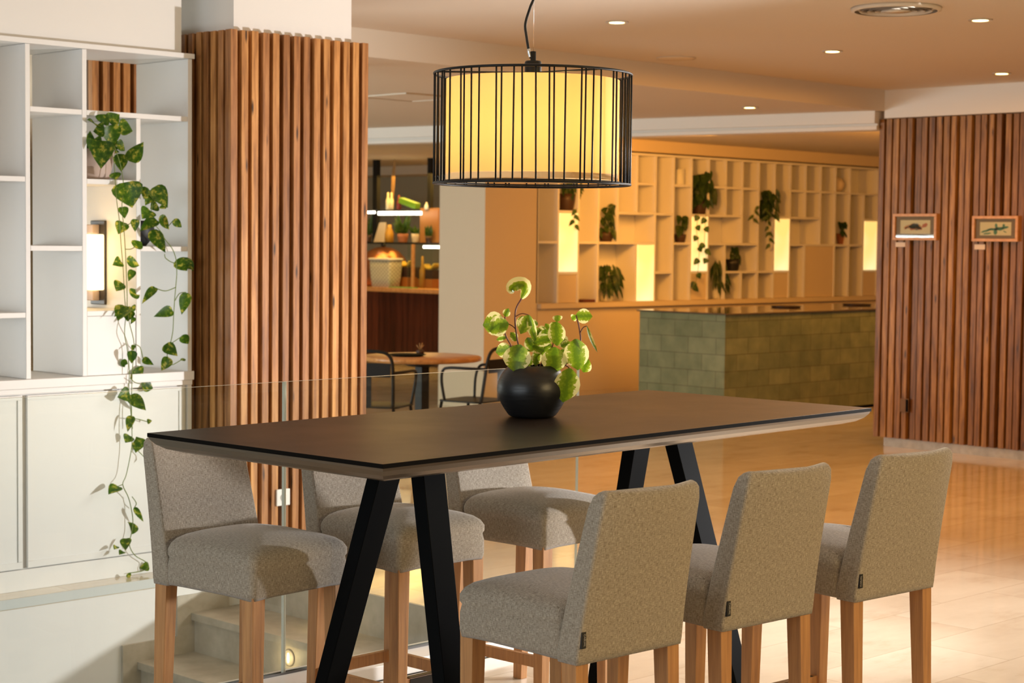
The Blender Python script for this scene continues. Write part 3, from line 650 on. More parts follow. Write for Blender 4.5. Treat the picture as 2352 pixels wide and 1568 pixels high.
# ------------------------------------------------------------------ pendant lamp
lc = Vector((4.10, 4.03, 0)); ZB, ZT, RL = 1.822, 2.168, .313
lp = thing('pendant_lamp', 'drum pendant lamp with cream shade inside a black wire cage above the table', 'lamp', (lc.x, lc.y, ZB)); ORG[lp.name] = Vector((lc.x, lc.y, ZB))
b = MB()
for z in (ZB, ZT): b.tube([(lc.x+RL*math.cos(a*math.pi/36), lc.y+RL*math.sin(a*math.pi/36), z) for a in range(72)], .0042, 8, closed=True)
b.tube([(lc.x+.286*math.cos(a*math.pi/36), lc.y+.286*math.sin(a*math.pi/36), ZB+.006) for a in range(72)], .0025, 6, closed=True)
random.seed(11); a = 0; seq = [.085, .085, .03, .075, .11, .03, .06, .06, .12, .035, .08, .05]; k = 0
while a < 2*math.pi-.03:
    a2 = a+random.uniform(-.012, .012)
    b.tube([(lc.x+RL*math.cos(a2), lc.y+RL*math.sin(a2), ZB), (lc.x+RL*math.cos(a), lc.y+RL*math.sin(a), ZT)], .0028, 6)
    a += seq[k % len(seq)]*1.55; k += 1
b.build('wire_cage', M['black_metal'], lp)
b = MB(); n = 72; RS = .275
b.loops([[Vector((lc.x+RS*math.cos(2*math.pi*j/n), lc.y+RS*math.sin(2*math.pi*j/n), z)) for j in range(n)] for z in (ZB+.012, (ZB+ZT)/2, ZT-.018)], cap=False)
b.build('lamp_shade', M['shade'], lp)
b = MB(); b.lathe([(RS-.003, 0), (RS-.003, .002)], (lc.x, lc.y, ZB+.03), 48); b.build('diffuser', M['shade'], lp)
b = MB()
for i in range(3):
    a = i*2.094+.5; b.tube([(lc.x, lc.y, ZT+.006), (lc.x+RL*math.cos(a), lc.y+RL*math.sin(a), ZT)], .003, 6)
b.build('spoke', M['black_metal'], lp)
b = MB(); b.lathe([(.026, -.008), (.027, .0), (.027, .038), (.024, .043), (.009, .044), (.009, .073), (.003, .074)], (lc.x, lc.y, ZT), 24); b.build('lamp_holder', M['black_metal'], lp)
cw = [lc+Vector((0, 0, ZT+.06))]
side = Vector(_r)
pts = [lc+Vector((0, 0, ZT+.052))-side*.008, lc+Vector((0, 0, ZT+.075))-side*.014, lc+Vector((0, 0, ZT+.12))-side*.022, lc+Vector((0, 0, ZT+.16))-side*.026, lc+Vector((0, 0, ZT+.21))-side*.012, lc+Vector((0, 0, ZT+.25))+side*.001, lc+Vector((0, 0, ZT+.33))+side*.001, lc+Vector((0, 0, ZC-.03))+side*.004]
b = MB(); b.tube(spline(pts, 6), .0042, 8); cb = b.build('power_cord', M['black_metal'], lp)
b = MB(); b.tube(spline(pts, 6)[1:8], .0052, 8); b.build('cord_clip', M['chrome'], cb)
b = MB(); b.tube([lc+Vector((0, 0, ZT+.07)), lc+Vector((0, 0, ZC-.02))], .0008, 6); b.build('suspension_wire', M['chrome'], lp)
b = MB(); b.lathe([(.05, 0), (.05, .02), (.03, .029)], (lc.x, lc.y, ZC-.03), 24); b.build('ceiling_rose', M['black_metal'], lp)
light('pendant_bulb', 'POINT', (lc.x, lc.y, ZB+.18), 8, (1, .66, .25), radius=.05)

# ------------------------------------------------------------------ ceiling fittings
DL = [((1417, 50), ZC, 'recessed ceiling downlight just right of the pendant cord'), ((1912, 117), ZC, 'recessed downlight in the middle of the lobby ceiling'), ((2252, 45), ZC, 'recessed downlight right of the round air vent'),
      ((2301, 168), ZC, 'recessed downlight nearest the reddish slatted wall'), ((1722, 246), ZS, 'recessed downlight in the lower soffit, right of the pendant shade'), ((1813, 292), ZS, 'tiny far downlight over the niche room')]
for (x, y), z, lab in DL:
    p = PZ(x, y, z)
    if y == 292: p = PZ(x, y, ZS)
    t_ = thing('downlight', lab, 'ceiling light', (p.x, p.y, z-.006), 'recessed downlights')
    b = MB(); b.lathe([(.066, 0), (.066, .005), (.045, .0055), (.045, -.001)], (p.x, p.y, z-.0058), 24, cap=False); b.build('trim_ring', M['ceiling'], t_)
    b = MB(); b.lathe([(.043, 0), (.043, .003)], (p.x, p.y, z-.0045), 20); b.build('bulb', M['glow_down'], t_)
    light('downlight_beam', 'SPOT', (p.x, p.y, z-.03), 24, AMBER, aim=(p.x, p.y, 0), spot=105, blend=.8, radius=.05)
p = PZ(2058, 18, ZC)
t_ = thing('air_vent', 'large round white air diffuser in the ceiling at top right', 'air vent', (p.x, p.y, ZC-.02))
b = MB(); b.lathe([(.215, 0), (.235, .004), (.235, .019), (.20, .019)], (p.x, p.y, ZC-.02), 48, cap=False); b.build('outer_ring', M['ceiling'], t_)
for r0 in (.19, .15, .11):
    b = MB(); b.lathe([(r0, 0), (r0-.018, .016), (r0-.02, .016), (r0-.004, -.001)], (p.x, p.y, ZC-.02), 40, cap=False); b.build('louvre_ring', M['ceiling'], t_)
b = MB(); b.lathe([(.08, -.001), (.07, .012)], (p.x, p.y, ZC-.02), 32); b.build('centre_disc', M['ceiling'], t_)
b = MB(); b.lathe([(.2, .0), (.2, .001)], (p.x, p.y, ZC-.0015), 32); b.build('duct', M['grey_plastic'], t_)
p = PZ(1553, 133, ZC)
t_ = thing('ceiling_speaker', 'flat round speaker grille in the ceiling, fainter than the lights', 'speaker', (p.x, p.y, ZC-.006))
b = MB(); b.lathe([(.12, 0), (.125, .003), (.125, .0058)], (p.x, p.y, ZC-.006), 40); b.build('grille', M['cream_wall'], t_)
b = MB(); b.lathe([(.126, .0), (.134, .001), (.134, .0057), (.126, .0057)], (p.x, p.y, ZC-.006), 40, cap=False); b.build('rim', M['ceiling'], t_)
p = PZ(940, 222, ZS)
t_ = thing('ceiling_hatch', 'square access hatch in the lower ceiling, left of the pendant', 'hatch', (p.x, p.y, ZS-.008))
b = MB(); b.box(p.x-.25, p.x+.25, p.y-.25, p.y+.25, ZS-.006, ZS-.0005); b.build('panel', M['ceiling'], t_)
b = MB()
for a, c, e, f in ((-.28, .28, -.28, -.255), (-.28, .28, .255, .28), (-.28, -.255, -.255, .255), (.255, .28, -.255, .255)): b.box(p.x+a, p.x+c, p.y+e, p.y+f, ZS-.011, ZS-.0005)
b.build('frame', M['ceiling'], t_)

# ------------------------------------------------------------------ pictures on the right wall
def picture(tl, br, lab, kind):
    a = PU(*tl, UR-.05); c = PU(*br, UR-.05); y0, y1, z0, z1 = c.y, a.y, c.z, a.z; x1 = UR-.036
    t = thing('framed_picture', lab, 'picture', (x1, (y0+y1)/2, z0), 'framed pictures on the slatted wall'); f = .022
    b = MB()
    for p in ((y0, y1, z0, z0+f), (y0, y1, z1-f, z1), (y0, y0+f, z0+f, z1-f), (y1-f, y1, z0+f, z1-f)): b.box(x1-.03, x1, *p)
    b.build('frame', M['frame_wood'], t, bevel=.002)
    b = MB(); b.box(x1-.012, x1-.002, y0+f, y1-f, z0+f, z1-f); b.build('mount', M['mount'], t)
    my, mz = (y1-y0)*.16, (z1-z0)*.24; W_, H_ = y1-y0-2*my, z1-z0-2*mz
    b = MB(); b.box(x1-.014, x1-.0122, y0+my, y1-my, z0+mz, z1-mz); sh_ = b.build('artwork', M['sheet'], t)
    def blob(cy, cz, ry, rz, rot, nm):
        b = MB(); q = []
        for a in range(20):
            c_, s_ = math.cos(a*.31416)*ry*W_*(1+.15*math.sin(a*3)), math.sin(a*.31416)*rz*H_*(1+.2*math.cos(a*2))
            q.append(Vector((0, y1-my-cy*W_-(c_*math.cos(rot)-s_*math.sin(rot)), z0+mz+cz*H_+c_*math.sin(rot)+s_*math.cos(rot))))
        b.loops([[p+Vector((x, 0, 0)) for p in q] for x in (x1-.0146, x1-.0141)], smooth=False); b.build('painted_shape', M[nm], sh_)
    if kind == 'warm':
        for a in ((.28, .5, .16, .12, .1, 'art_orange'), (.5, .52, .24, .2, -.1, 'art_orange'), (.5, .66, .13, .12, 0, 'art_grey'), (.42, .42, .10, .14, .3, 'art_red'), (.62, .45, .12, .12, -.4, 'art_red'), (.82, .62, .10, .14, .4, 'art_red'), (.55, .32, .06, .06, 0, 'art_grey'), (.2, .42, .07, .06, .5, 'art_red')): blob(*a)
    else:
        for a in ((.20, .34, .18, .07, .25, 'art_green'), (.42, .46, .20, .09, .06, 'art_green'), (.62, .50, .17, .13, .05, 'art_green'), (.80, .60, .12, .09, .1, 'art_green'), (.52, .72, .04, .18, .1, 'art_green'), (.50, .25, .06, .2, -.1, 'art_green'), (.76, .75, .04, .12, -.3, 'art_green'), (.24, .14, .13, .06, .1, 'art_green'), (.80, .28, .06, .04, -.4, 'art_green')): blob(*a)
    b = MB(); b.box(x1-.019, x1-.018, y0+f, y1-f, z0+f, z1-f); b.build('glazing', M['glass'], t)
    return y0, y1, z0
picture((2053, 491), (2152, 552), 'small framed reddish picture with bright reflections, on the left of the slatted wall', 'warm')
picture((2235, 496), (2339, 555), 'small framed picture of green strokes on cream paper, at the far right', 'green')
for tl, br, lab in (((2057, 556), (2079, 567), 'small pale caption card under the reddish picture'), ((2238, 561), (2262, 573), 'small pale caption card under the green picture')):
    a = PU(*tl, UR-.04); c = PU(*br, UR-.04); b = MB(); b.box(UR-.040, UR-.0365, c.y, a.y, c.z, a.z); tag(b.build('caption_card', M['card']), lab, 'card', 'caption cards on the slatted wall')
p = PU(2080, 931, UR-.04); t_ = thing('wall_socket', 'small dark socket low on the reddish slatted wall', 'socket', p)
b = MB(); b.box(UR-.046, UR-.0365, p.y-.03, p.y+.05, p.z-.055, p.z+.055); b.build('face_plate', M['mount'], t_, bevel=.003)
b = MB(); b.box(UR-.048, UR-.0463, p.y-.028, p.y-.005, p.z-.05, p.z+.05); b.build('outlet', M['black_satin'], t_)

# ------------------------------------------------------------------ green tiled counter
t_ = thing('tiled_counter', 'counter clad in glazed sage green tiles with a polished dark top', 'counter', (15, 10.85, 0))
b = MB(); b.box(13.02, 18.5, 10.29, 11.33, .03, .985); b.build('tiled_body', M['green_tile'], t_, bevel=.004)
b = MB(); b.box(13.05, 18.5, 10.33, 11.30, 0, .03); b.build('plinth', M['black_satin'], t_)
b = MB(); b.box(13.0, 18.5, 10.27, 11.35, .985, 1.0); b.build('worktop', M['granite'], t_, bevel=.002)
for (x, y), lab in (((1805, 706), 'flat dark round tray on the tiled counter, left of another'), ((1968, 701), 'flat dark round tray on the tiled counter by the slatted wall')):
    p = PZ(x, y, 1.0); t_ = thing('round_tray', lab, 'tray', (p.x, p.y, 1.0005), 'dark trays on the tiled counter')
    b = MB(); b.lathe([(.14, 0), (.155, .012), (.15, .012), (.14, .004), (.002, .004)], (p.x, p.y, 1.0005), 32); b.build('dish', M['brown_pot'], t_)
    b = MB(); b.lathe([(.157, .0), (.157, .004), (.151, .004), (.151, 0)], (p.x, p.y, 1.012), 32, cap=False); b.build('rim', M['dark_metal'], t_)

# ------------------------------------------------------------------ niche shelving on the back wall
U0, PT = PV(1235, 500, VN).x, .2995
NZ = [1.02+.3125*k for k in range(6)]
ns = thing('niche_shelving', 'long cream shelving wall with glowing niches and plants behind the tiled counter', 'shelving', (16, VN+.15, 0))
NC = 24
def uk(k): return U0+PT*k
# merged cells: (k0, k1, r0, r1)
cells = [(0,1,0,2),(0,1,2,5),(1,2,0,1),(1,2,1,3),(1,2,3,5),(2,3,0,2),(2,3,2,5),(3,5,0,2),(3,4,2,5),(4,6,2,3),(4,5,3,5),(5,6,0,2),(5,6,3,4),(5,6,4,5),(6,7,0,1),(6,7,1,3),(6,7,3,5),(7,8,0,2),(7,8,2,4),(7,8,4,5),
 (8,9,0,1),(8,9,1,3),(8,9,3,5),(9,10,0,2),(9,11,2,3),(9,10,3,4),(9,10,4,5),(10,11,0,1),(10,12,1,2),(10,11,3,4),(10,11,4,5),(11,12,0,1),(11,12,2,4),(11,12,4,5),(12,13,0,1),(12,13,1,5),(13,14,0,1),(13,14,1,3),(13,14,3,5),
 (14,15,0,2),(14,16,2,3),(14,15,3,4),(14,15,4,5),(15,17,0,2),(15,16,3,4),(15,16,4,5),(16,17,2,4),(16,17,4,5),(17,18,0,2),(17,18,2,4),(17,18,4,5),(18,20,4,5),(18,19,0,2),(18,19,2,4),(19,20,0,1),(19,20,1,3),(19,20,3,4),(20,22,0,2),(20,21,2,5),(21,22,2,5),(22,24,0,3),(22,24,3,5)]
own = {}
for i, (a, c, r0, r1) in enumerate(cells):
    for k in range(a, c):
        for r in range(r0, r1): own[k, r] = i
TN = .024
for k in range(0, NC+1):                      # uprights, in the runs where neighbouring cells differ
    r = 0
    while r < 5:
        if own.get((k-1, r)) != own.get((k, r)):
            s = r
            while r < 5 and own.get((k-1, r)) != own.get((k, r)): r += 1
            b = MB(); b.box(uk(k)-TN/2, uk(k)+TN/2, VN, VN+.285, NZ[s]+(.001 if s else 0), NZ[r]-TN-.001); b.build('upright', M['white_paint'], ns)
        else: r += 1
for r in range(1, 5):
    k = 0
    while k < NC:
        if own.get((k, r-1)) != own.get((k, r)):
            s = k
            while k < NC and own.get((k, r-1)) != own.get((k, r)): k += 1
            b = MB(); b.box(uk(s)+TN/2+.001, uk(k)-TN/2-.001, VN+.002, VN+.285, NZ[r]-TN, NZ[r]); b.build('shelf', M['white_paint'], ns)
        else: k += 1
b = MB(); b.box(U0-.012, uk(NC), VN-.004, VN+.285, NZ[5]-TN, NZ[5]); b.build('top_board', M['white_paint'], ns)
b = MB(); b.box(U0-.012, uk(NC), VN+.286, VN+.296, NZ[0], NZ[5]); b.build('back_panel', M['white_paint'], ns)
b = MB(); b.box(12.87, uk(NC), VN-.05, VN+.296, NZ[0]-.05, NZ[0]-.001); b.build('counter_board', M['cream_wall'], ns)
b = MB(); b.box(12.87, uk(NC), VN+.003, VN+.02, .11, NZ[0]-.05); b.build('lower_panel', M['cream_wall'], ns)
for a, c, r0, r1 in ((1, 2, 0, 1), (8, 9, 0, 1), (13, 14, 0, 1), (19, 20, 0, 1), (15, 17, 0, 2)):
    b = MB(); b.box(uk(a)+TN/2+.002, uk(c)-TN/2-.002, VN+.01, VN+.03, NZ[r0]+.002, NZ[r1]-TN-.002); b.build('closed_panel', M['cream_wall'], ns)
for k, r0, r1, lab in ((1, 1, 3, 'glowing niche light box at the left, under the pendant shade'), (5, 0, 2, 'lowest glowing niche light box, just above the end of the tiled counter'), (8, 1, 3, 'glowing niche light box with a vine hanging across it'), (13, 1, 3, 'glowing niche light box beside the hanging ivy'), (19, 1, 3, 'glowing niche light box beside the reddish slatted wall')):
    t_ = thing('light_box', lab, 'lamp', (uk(k+.5), VN+.1, NZ[r0]), 'glowing light boxes in the shelving wall')
    b = MB(); b.box(uk(k)+.016, uk(k+1)-.016, VN-.006, VN+.02, NZ[r0]+.004, NZ[r1]-TN-.004); b.build('diffuser', M['glow_niche'], t_, bevel=.003)
    b = MB(); b.box(uk(k)+.03, uk(k+1)-.03, VN+.021, VN+.26, NZ[r0]+.003, NZ[r1]-TN-.01); b.build('housing', M['white_paint'], t_)

def shelf_plant(label, x, y, z, pr, ph, pmat, n, spread, rise, lw, droop, prof=HEART, v=None, name='potted_plant', trail=None, ball=False):
    v = VN+.12 if v is None else v; n = int(n*1.6); lw *= .72
    p = PV(x, y, v); c = Vector((p.x, v, z+.001))
    t = thing(name, label, 'potted plant', c, 'plants in the shelving wall')
    b = MB(); pot(b, c, pr, ph); b.build('pot', M[pmat], t)
    top = c+Vector((0, 0, ph)); b = MB(); s = MB()
    for i in range(n):
        a = random.uniform(0, 6.28); rad = random.uniform(.3, 1)*spread; hh = random.uniform(rise[0], rise[1])
        dx, dy = math.cos(a)*rad, -abs(math.sin(a))*min(rad, .14)
        q = top+Vector((dx*.75, dy*.75, hh)); q2 = q+Vector((dx*.45+random.uniform(-.02, .02), dy*.3-.02, -droop*random.uniform(.3, 1)))
        leaf(b, q, q2+Vector((0, 0, -lw*.5)), lw*random.uniform(.7, 1.1), VCAM+Vector((random.uniform(-.6, .6), random.uniform(-.6, .6), .5)), .2, .2, prof)
        s.tube([top+Vector((dx*.1, dy*.1, -.02)), top+Vector((dx*.4, dy*.4, hh*.8)), q], .003, 5)
    for (path, nl) in (trail or []):
        pts = spline([PV(px, py, VN-.05) for px, py in path], 4); s.tube(pts, .003, 5)
        for i in range(nl):
            q = pts[int((i+.7)/nl*(len(pts)-1))]; sd = (1 if i % 2 else -1)*random.uniform(.4, 1)
            leaf(b, q, q+Vector((sd*.06, -sd*.05, -.06)), lw*.7, VCAM+Vector((0, 0, .4)), .2, .2, prof)
    b.build('foliage', M['plant'], t); s.build('stem', M['stem_green'], t)
shelf_plant('dark pot with loose foliage above the leftmost light box', 1300, 470, NZ[3], .10, .17, 'brown_pot', 14, .16, (.02, .2), .09, .12, trail=[([(1325, 478), (1318, 500), (1322, 520)], 4)])
shelf_plant('tall dark leafy plant in a brown pot, between the two leftmost light boxes', 1392, 550, NZ[2], .08, .10, 'brown_pot', 22, .11, (.02, .32), .10, .1)
shelf_plant('bushy plant in a pale pot in the wide lower cell at left', 1392, 688, NZ[0], .085, .13, 'white_cup', 34, .2, (.05, .26), .07, .16, LANCE)
shelf_plant('low leafy plant in the narrow cell left of the vine-covered light box', 1562, 550, NZ[2], .07, .09, 'brown_pot', 12, .13, (.05, .22), .11, .1)
shelf_plant('largest pothos in the shelving wall, above the middle light box', 1608, 486, NZ[3], .11, .16, 'brown_pot', 26, .22, (.0, .34), .14, .12, trail=[([(1605, 488), (1600, 530), (1606, 580), (1600, 640), (1590, 660)], 8), ([(1622, 488), (1618, 560), (1625, 600)], 5)])
shelf_plant('feathery fern in the narrow cell right under the middle light box', 1645, 678, NZ[0], .07, .16, 'white_cup', 40, .14, (.02, .28), .045, .2, LANCE)
shelf_plant('squat dark potted plant in the small cell over the tiled counter', 1682, 615, NZ[1], .09, .13, 'black_pot', 16, .09, (.0, .14), .07, .08)
shelf_plant('ivy hanging down the tall cell left of a light box', 1758, 500, NZ[3]-.0, .085, .13, 'brown_pot', 40, .17, (-.1, .18), .08, .1, trail=[([(1762, 480), (1765, 520), (1768, 570)], 9), ([(1745, 470), (1732, 490), (1730, 505)], 4)], name='hanging_ivy')
shelf_plant('small round-leaved plant in a terracotta pot in the shelving near the slatted wall', 1932, 553, NZ[2], .06, .13, 'terracotta', 16, .1, (.02, .18), .08, .06)
b = MB(); p = PV(1559, 418, VN+.1); b.lathe([(.06, 0), (.062, .005), (.062, .165), (.058, .17), (.01, .165), (.004, .19), (.002, .19)], (p.x, VN+.1, NZ[4]+.001), 20); tag(b.build('candle', M['white_cup']), 'thick pale pillar candle on an upper shelf of the niche wall', 'candle')
b = MB(); p = PV(1922, 438, VN+.1); b.sphere((p.x, VN+.1, NZ[4]+.091), .09); tag(b.build('decorative_ball', M['cream_wall']), 'round cream ball on a high shelf near the slatted wall', 'ornament')
b = MB(); p = PV(1341, 690, VN+.1); b.box(p.x-.10, p.x+.10, VN+.02, VN+.2, NZ[0]+.001, NZ[0]+.028); tag(b.build('closed_book', M['book_red'], bevel=.003), 'thin dark red book lying flat in a bottom niche at left', 'book')

# ------------------------------------------------------------------ cafe table and chairs
ct = Vector((9.372, 10.385, 0))
t_ = thing('cafe_table', 'round honey wood cafe table on a black post behind the glass', 'table', ct)
b = MB(); b.lathe([(.44, .705), (.46, .712), (.46, .735), (.452, .742), (.002, .742)], ct, 64); b.build('table_top', M['honey_wood'], t_)
b = MB(); b.box(ct.x-.04, ct.x+.04, ct.y-.04, ct.y+.04, .03, .70); b.build('post', M['black_metal'], t_, bevel=.004)
b = MB(); b.lathe([(.24, 0), (.24, .012), (.06, .03), (.05, .032)], ct, 40); b.build('base', M['black_metal'], t_)
b = MB(); b.lathe([(.12, .664), (.16, .704), (.002, .704)], ct, 30); b.build('mounting_plate', M['black_metal'], t_)
p = PZ(935, 817, .743); b = MB(); b.lathe([(.11, 0), (.15, .012), (.145, .014), (.1, .004), (.002, .004)], (p.x, p.y, .743), 32); tag(b.build('dark_plate', M['black_satin']), 'shallow dark plate lying on the round cafe table', 'plate')
p = PZ(965, 812, .743); t_ = thing('table_ornament', 'small dried sprig in a low holder at the back of the cafe table', 'ornament', (p.x, p.y, .743))
b = MB(); b.lathe([(.03, 0), (.035, .02), (.02, .03)], (p.x, p.y, .743), 16); b.build('holder', M['brown_pot'], t_)
b = MB()
for i in range(7):
    a = random.uniform(0, 6.28); b.tube([(p.x, p.y, .77), (p.x+.03*math.cos(a), p.y+.03*math.sin(a), .81+.02*random.random())], .003, 5)
b.build('sprig', M['dried'], t_)
def cafe_chair(loc, ang, label):
    t = thing('metal_armchair', label, 'chair', (0, 0, 0), 'black metal armchairs at the cafe table'); h = .21
    b = MB(); b.loops([rrect(h, -.20, .20, z, .06) for z in (.43, .437, .442)], smooth=False); b.build('seat', M['black_metal'], t, bevel=.003)
    for sx in (-1, 1):
        b = MB(); b.tube([(sx*.18, .17, .43), (sx*.22, .23, 0)], .012, 8); b.build('leg', M['black_metal'], t)
        b = MB(); b.tube([(sx*.18, -.18, .43), (sx*.22, -.25, 0)], .012, 8); b.build('leg', M['black_metal'], t)
        b = MB(); b.tube(spline([(sx*.20, -.25, .69), (sx*.24, -.1, .692), (sx*.245, .06, .69), (sx*.24, .12, .665), (sx*.225, .14, .58), (sx*.20, .13, .44)], 6), .011, 8); b.build('armrest', M['black_metal'], t)
    b = MB(); b.tube(spline([(-.18, -.19, .44), (-.195, -.23, .62), (-.20, -.26, .76), (-.17, -.275, .825), (-.09, -.285, .845), (.09, -.285, .845), (.17, -.275, .825), (.20, -.26, .76), (.195, -.23, .62), (.18, -.19, .44)], 6), .013, 8); b.build('back_frame', M['black_metal'], t)
    b = MB(); b.box(-.185, .185, -.262, -.254, .66, .76); b.build('back_panel', M['black_metal'], t)
    b = MB(); b.box(-.03, .03, -.24, -.232, .445, .66); b.build('back_splat', M['black_metal'], t)
    t.location = loc; t.rotation_euler.z = ang; return t
cafe_chair((9.40, 9.83, 0), R(12), 'black metal armchair right of the cafe table, partly behind the potted plant')
cafe_chair((8.56, 9.95, 0), R(-62), 'black metal armchair half hidden by the slatted column')

# ------------------------------------------------------------------ bar at the far left
UB = 15.7
t_ = thing('bar_counter', 'dark wood bar front with a pale wooden top behind the cafe table', 'bar counter', (UB+.35, 18, 0))
b = MB()
v = 16.0
while v < 21: b.box(UB, UB+.02, v+.002, v+.118, .06, .95); v += .12
b.build('front_boards', M['bar_wood'], t_)
b = MB(); b.box(UB+.021, UB+.7, 16.0, 21, 0, .95); b.build('carcass', M['bar_wood'], t_)
b = MB(); b.box(UB-.06, UB+.72, 15.95, 21.05, .952, 1.01); b.build('worktop', M['frame_wood'], t_, bevel=.006)
def BU(x, y, u=UB+.2): return PU(x, y, u)
rk = thing('bar_rack', 'black framed glass shelf rack with light strips over the bar', 'shelf rack', (UB+.35, 18, 1.011))
zs1 = BU(905, 482).z; zs2 = BU(905, 557).z
for x in (865, 989):
    p = BU(x, 400, UB+.35); b = MB(); b.box(p.x-.03, p.x+.03, p.y-.045 if x < 900 else p.y-.03, p.y+.045 if x < 900 else p.y+.03, zs2+.001 if x < 900 else BU(985, 478, UB+.33).z+.002, 2.723); b.build('post', M['black_metal'], rk)
for z in (zs1, zs2):
    v0_ = 16.3 if z == zs2 else BU(966, 480, UB+.18).y
    b = MB(); b.box(UB+.18, UB+.55, v0_, 20.8, z-.012, z); b.build('glass_shelf', [M['glass']], rk)
    b = MB(); b.box(UB+.172, UB+.179, v0_, 20.8, z-.018, z+.004); b.build('shelf_rail', M['black_metal'], rk)
for (x0, y0, x1, y1) in ((843, 486, 861, 487), (869, 487, 968, 490), (973, 565, 1012, 567)):
    a = BU(x0, y0, UB+.15); c = BU(x1, y1, UB+.15); b = MB(); b.box(UB+.14, UB+.16, c.y, a.y, c.z-.018, a.z+.006); b.build('light_strip', M['glow_led'], rk, bevel=.004)
def item(name, label, cat, x, y, u, fn, mat_, grp=None):
    p = BU(x, y, u); b = MB(); fn(b, p); return tag(b.build(name, M[mat_]), label, cat, grp)
def bottle(r, h): return lambda b, p: b.lathe([(r, 0), (r, h*.55), (r*.45, h*.72), (r*.38, h), (.002, h)], (p.x, p.y, z_), 18)
z_ = zs1+.001; UI = UB+.33
item('bottle', 'tall milk-white bottle on the lit bar shelf, left of its twin', 'bottle', 891, 480, UI, bottle(.03, .24), 'milk_glass', 'bottles on the bar rack')
item('bottle', 'milk-white bottle on the lit bar shelf, right of its twin', 'bottle', 899, 480, UI+.05, bottle(.03, .24), 'milk_glass', 'bottles on the bar rack')
item('bottle', 'dark red bottle on the lit bar shelf', 'bottle', 916, 480, UI, bottle(.032, .2), 'red_glass', 'bottles on the bar rack')
p = BU(899, 480, UI+.13); b = MB()
for i in range(6):
    a = random.uniform(-1, 1); b.tube(spline([(p.x, p.y, z_), (p.x, p.y-.01*i, z_+.25), (p.x+.02*a, p.y-.04-.02*i*.5, z_+.55+.04*i)], 5), [.003]*6+[.007]*5, 5)
tag(b.build('dried_grass', M['dried']), 'tall dried grass stems standing on the upper bar shelf', 'dried flowers')
p = BU(940, 480, UI); Mx = Matrix.Translation((p.x, p.y, z_+.085)) @ Matrix.Rotation(R(14), 4, 'X'); b = MB(); b.box(-.05, .05, -.17, .17, -.035, .045, M=Mx); tag(b.build('green_carton', M['green_box'], bevel=.01), 'green carton lying tilted on the upper bar shelf', 'box')
item('white_jar', 'small white jar by the right post of the bar rack', 'jar', 981, 478, UI, lambda b, p: b.lathe([(.035, 0), (.037, .05), (.02, .08), (.018, .1), (.002, .1)], (p.x, p.y, z_), 16), 'white_cup')
a = BU(967, 478, UI+.02); c = BU(1010, 478, UI+.02); b = MB(); b.box(UI, UI+.2, c.y, a.y, zs2+.002, BU(985, 478, UI).z); tag(b.build('wooden_box', M['wood_panel'], bevel=.004), 'orange brown wooden box at the right end of the bar rack', 'box')
z_ = zs2+.001
item('greeting_card', 'tan folded paper card standing on the lower bar shelf', 'card', 875, 552, UI, lambda b, p: b.loops([[Vector((p.x-.03, p.y+.12, z_)), Vector((p.x+.03, p.y+.12, z_)), Vector((p.x+.03, p.y-.10, z_)), Vector((p.x-.03, p.y-.10, z_))], [Vector((p.x-.004, p.y+.03, z_+.27)), Vector((p.x+.004, p.y+.03, z_+.27)), Vector((p.x+.004, p.y-.10, z_+.27)), Vector((p.x-.004, p.y-.10, z_+.27))]], smooth=False), 'paper')
item('honey_jar', 'small amber jar right of the tan paper card', 'jar', 894, 552, UI+.03, lambda b, p: b.lathe([(.06, 0), (.06, .12), (.03, .2), (.028, .24), (.002, .24)], (p.x, p.y, z_), 16), 'honey')
def bar_plant(label, x, u, pr, ph, pm, n, sp, rise, lw, prof=HEART):
    p = BU(x, 552, u); c = Vector((p.x, p.y, z_)); t = thing('potted_plant', label, 'potted plant', c, 'plants on the bar rack')
    b = MB(); pot(b, c, pr, ph); b.build('pot', M[pm], t); b = MB()
    for i in range(n):
        a = random.uniform(0, 6.28); q = c+Vector((.3*sp*math.cos(a), .3*sp*math.sin(a), ph)); q2 = q+Vector((sp*math.cos(a), sp*math.sin(a), random.uniform(*rise))); leaf(b, q, q2, lw, VCAM+Vector((0, 0, .5)), .2, .15, prof)
    b.build('foliage', M['plant'], t)
bar_plant('dark plant with two upright shoots in the middle of the lower bar shelf', 925, UI, .075, .12, 'terracotta', 16, .1, (.03, .3), .07)
bar_plant('small herb in a pale square pot on the lower bar shelf', 955, UI, .06, .12, 'paper', 18, .07, (.01, .12), .05, LANCE)
bar_plant('blackish plant against the wooden box on the lower bar shelf', 985, UB+.245, .05, .09, 'brown_pot', 20, .045, (.02, .18), .05)
bar_plant('green plant at the left end of the lower bar shelf, beside the slatted column', 846, UI, .05, .1, 'brown_pot', 16, .07, (.1, .32), .06, LANCE)
z_ = 1.0105
p = BU(886, 655, UB+.08); t_ = thing('woven_basket', 'cream woven basket standing on the bar', 'basket', (p.x, p.y, z_))
b = MB(); yw = .21
b.loops([[Vector((p.x+q.x*k+.0, p.y+q.y*k, z_+h)) for q in rrect(.12, -yw, yw, 0, .03)] for h, k in ((0, .84), (.12, .93), (.26, .99), (.36, 1.0))]); b.build('body', M['basket'], t_)
b = MB(); b.tube([Vector((p.x+q.x, p.y+q.y, z_+.37)) for q in rrect(.125, -yw-.005, yw+.005, 0, .03)], .016, 8, closed=True); b.build('rim', M['white_cup'], t_)
p = BU(880, 655, UB+.42); t_ = thing('copper_dome', 'shiny copper dome behind the woven basket', 'dome', (p.x, p.y, z_))
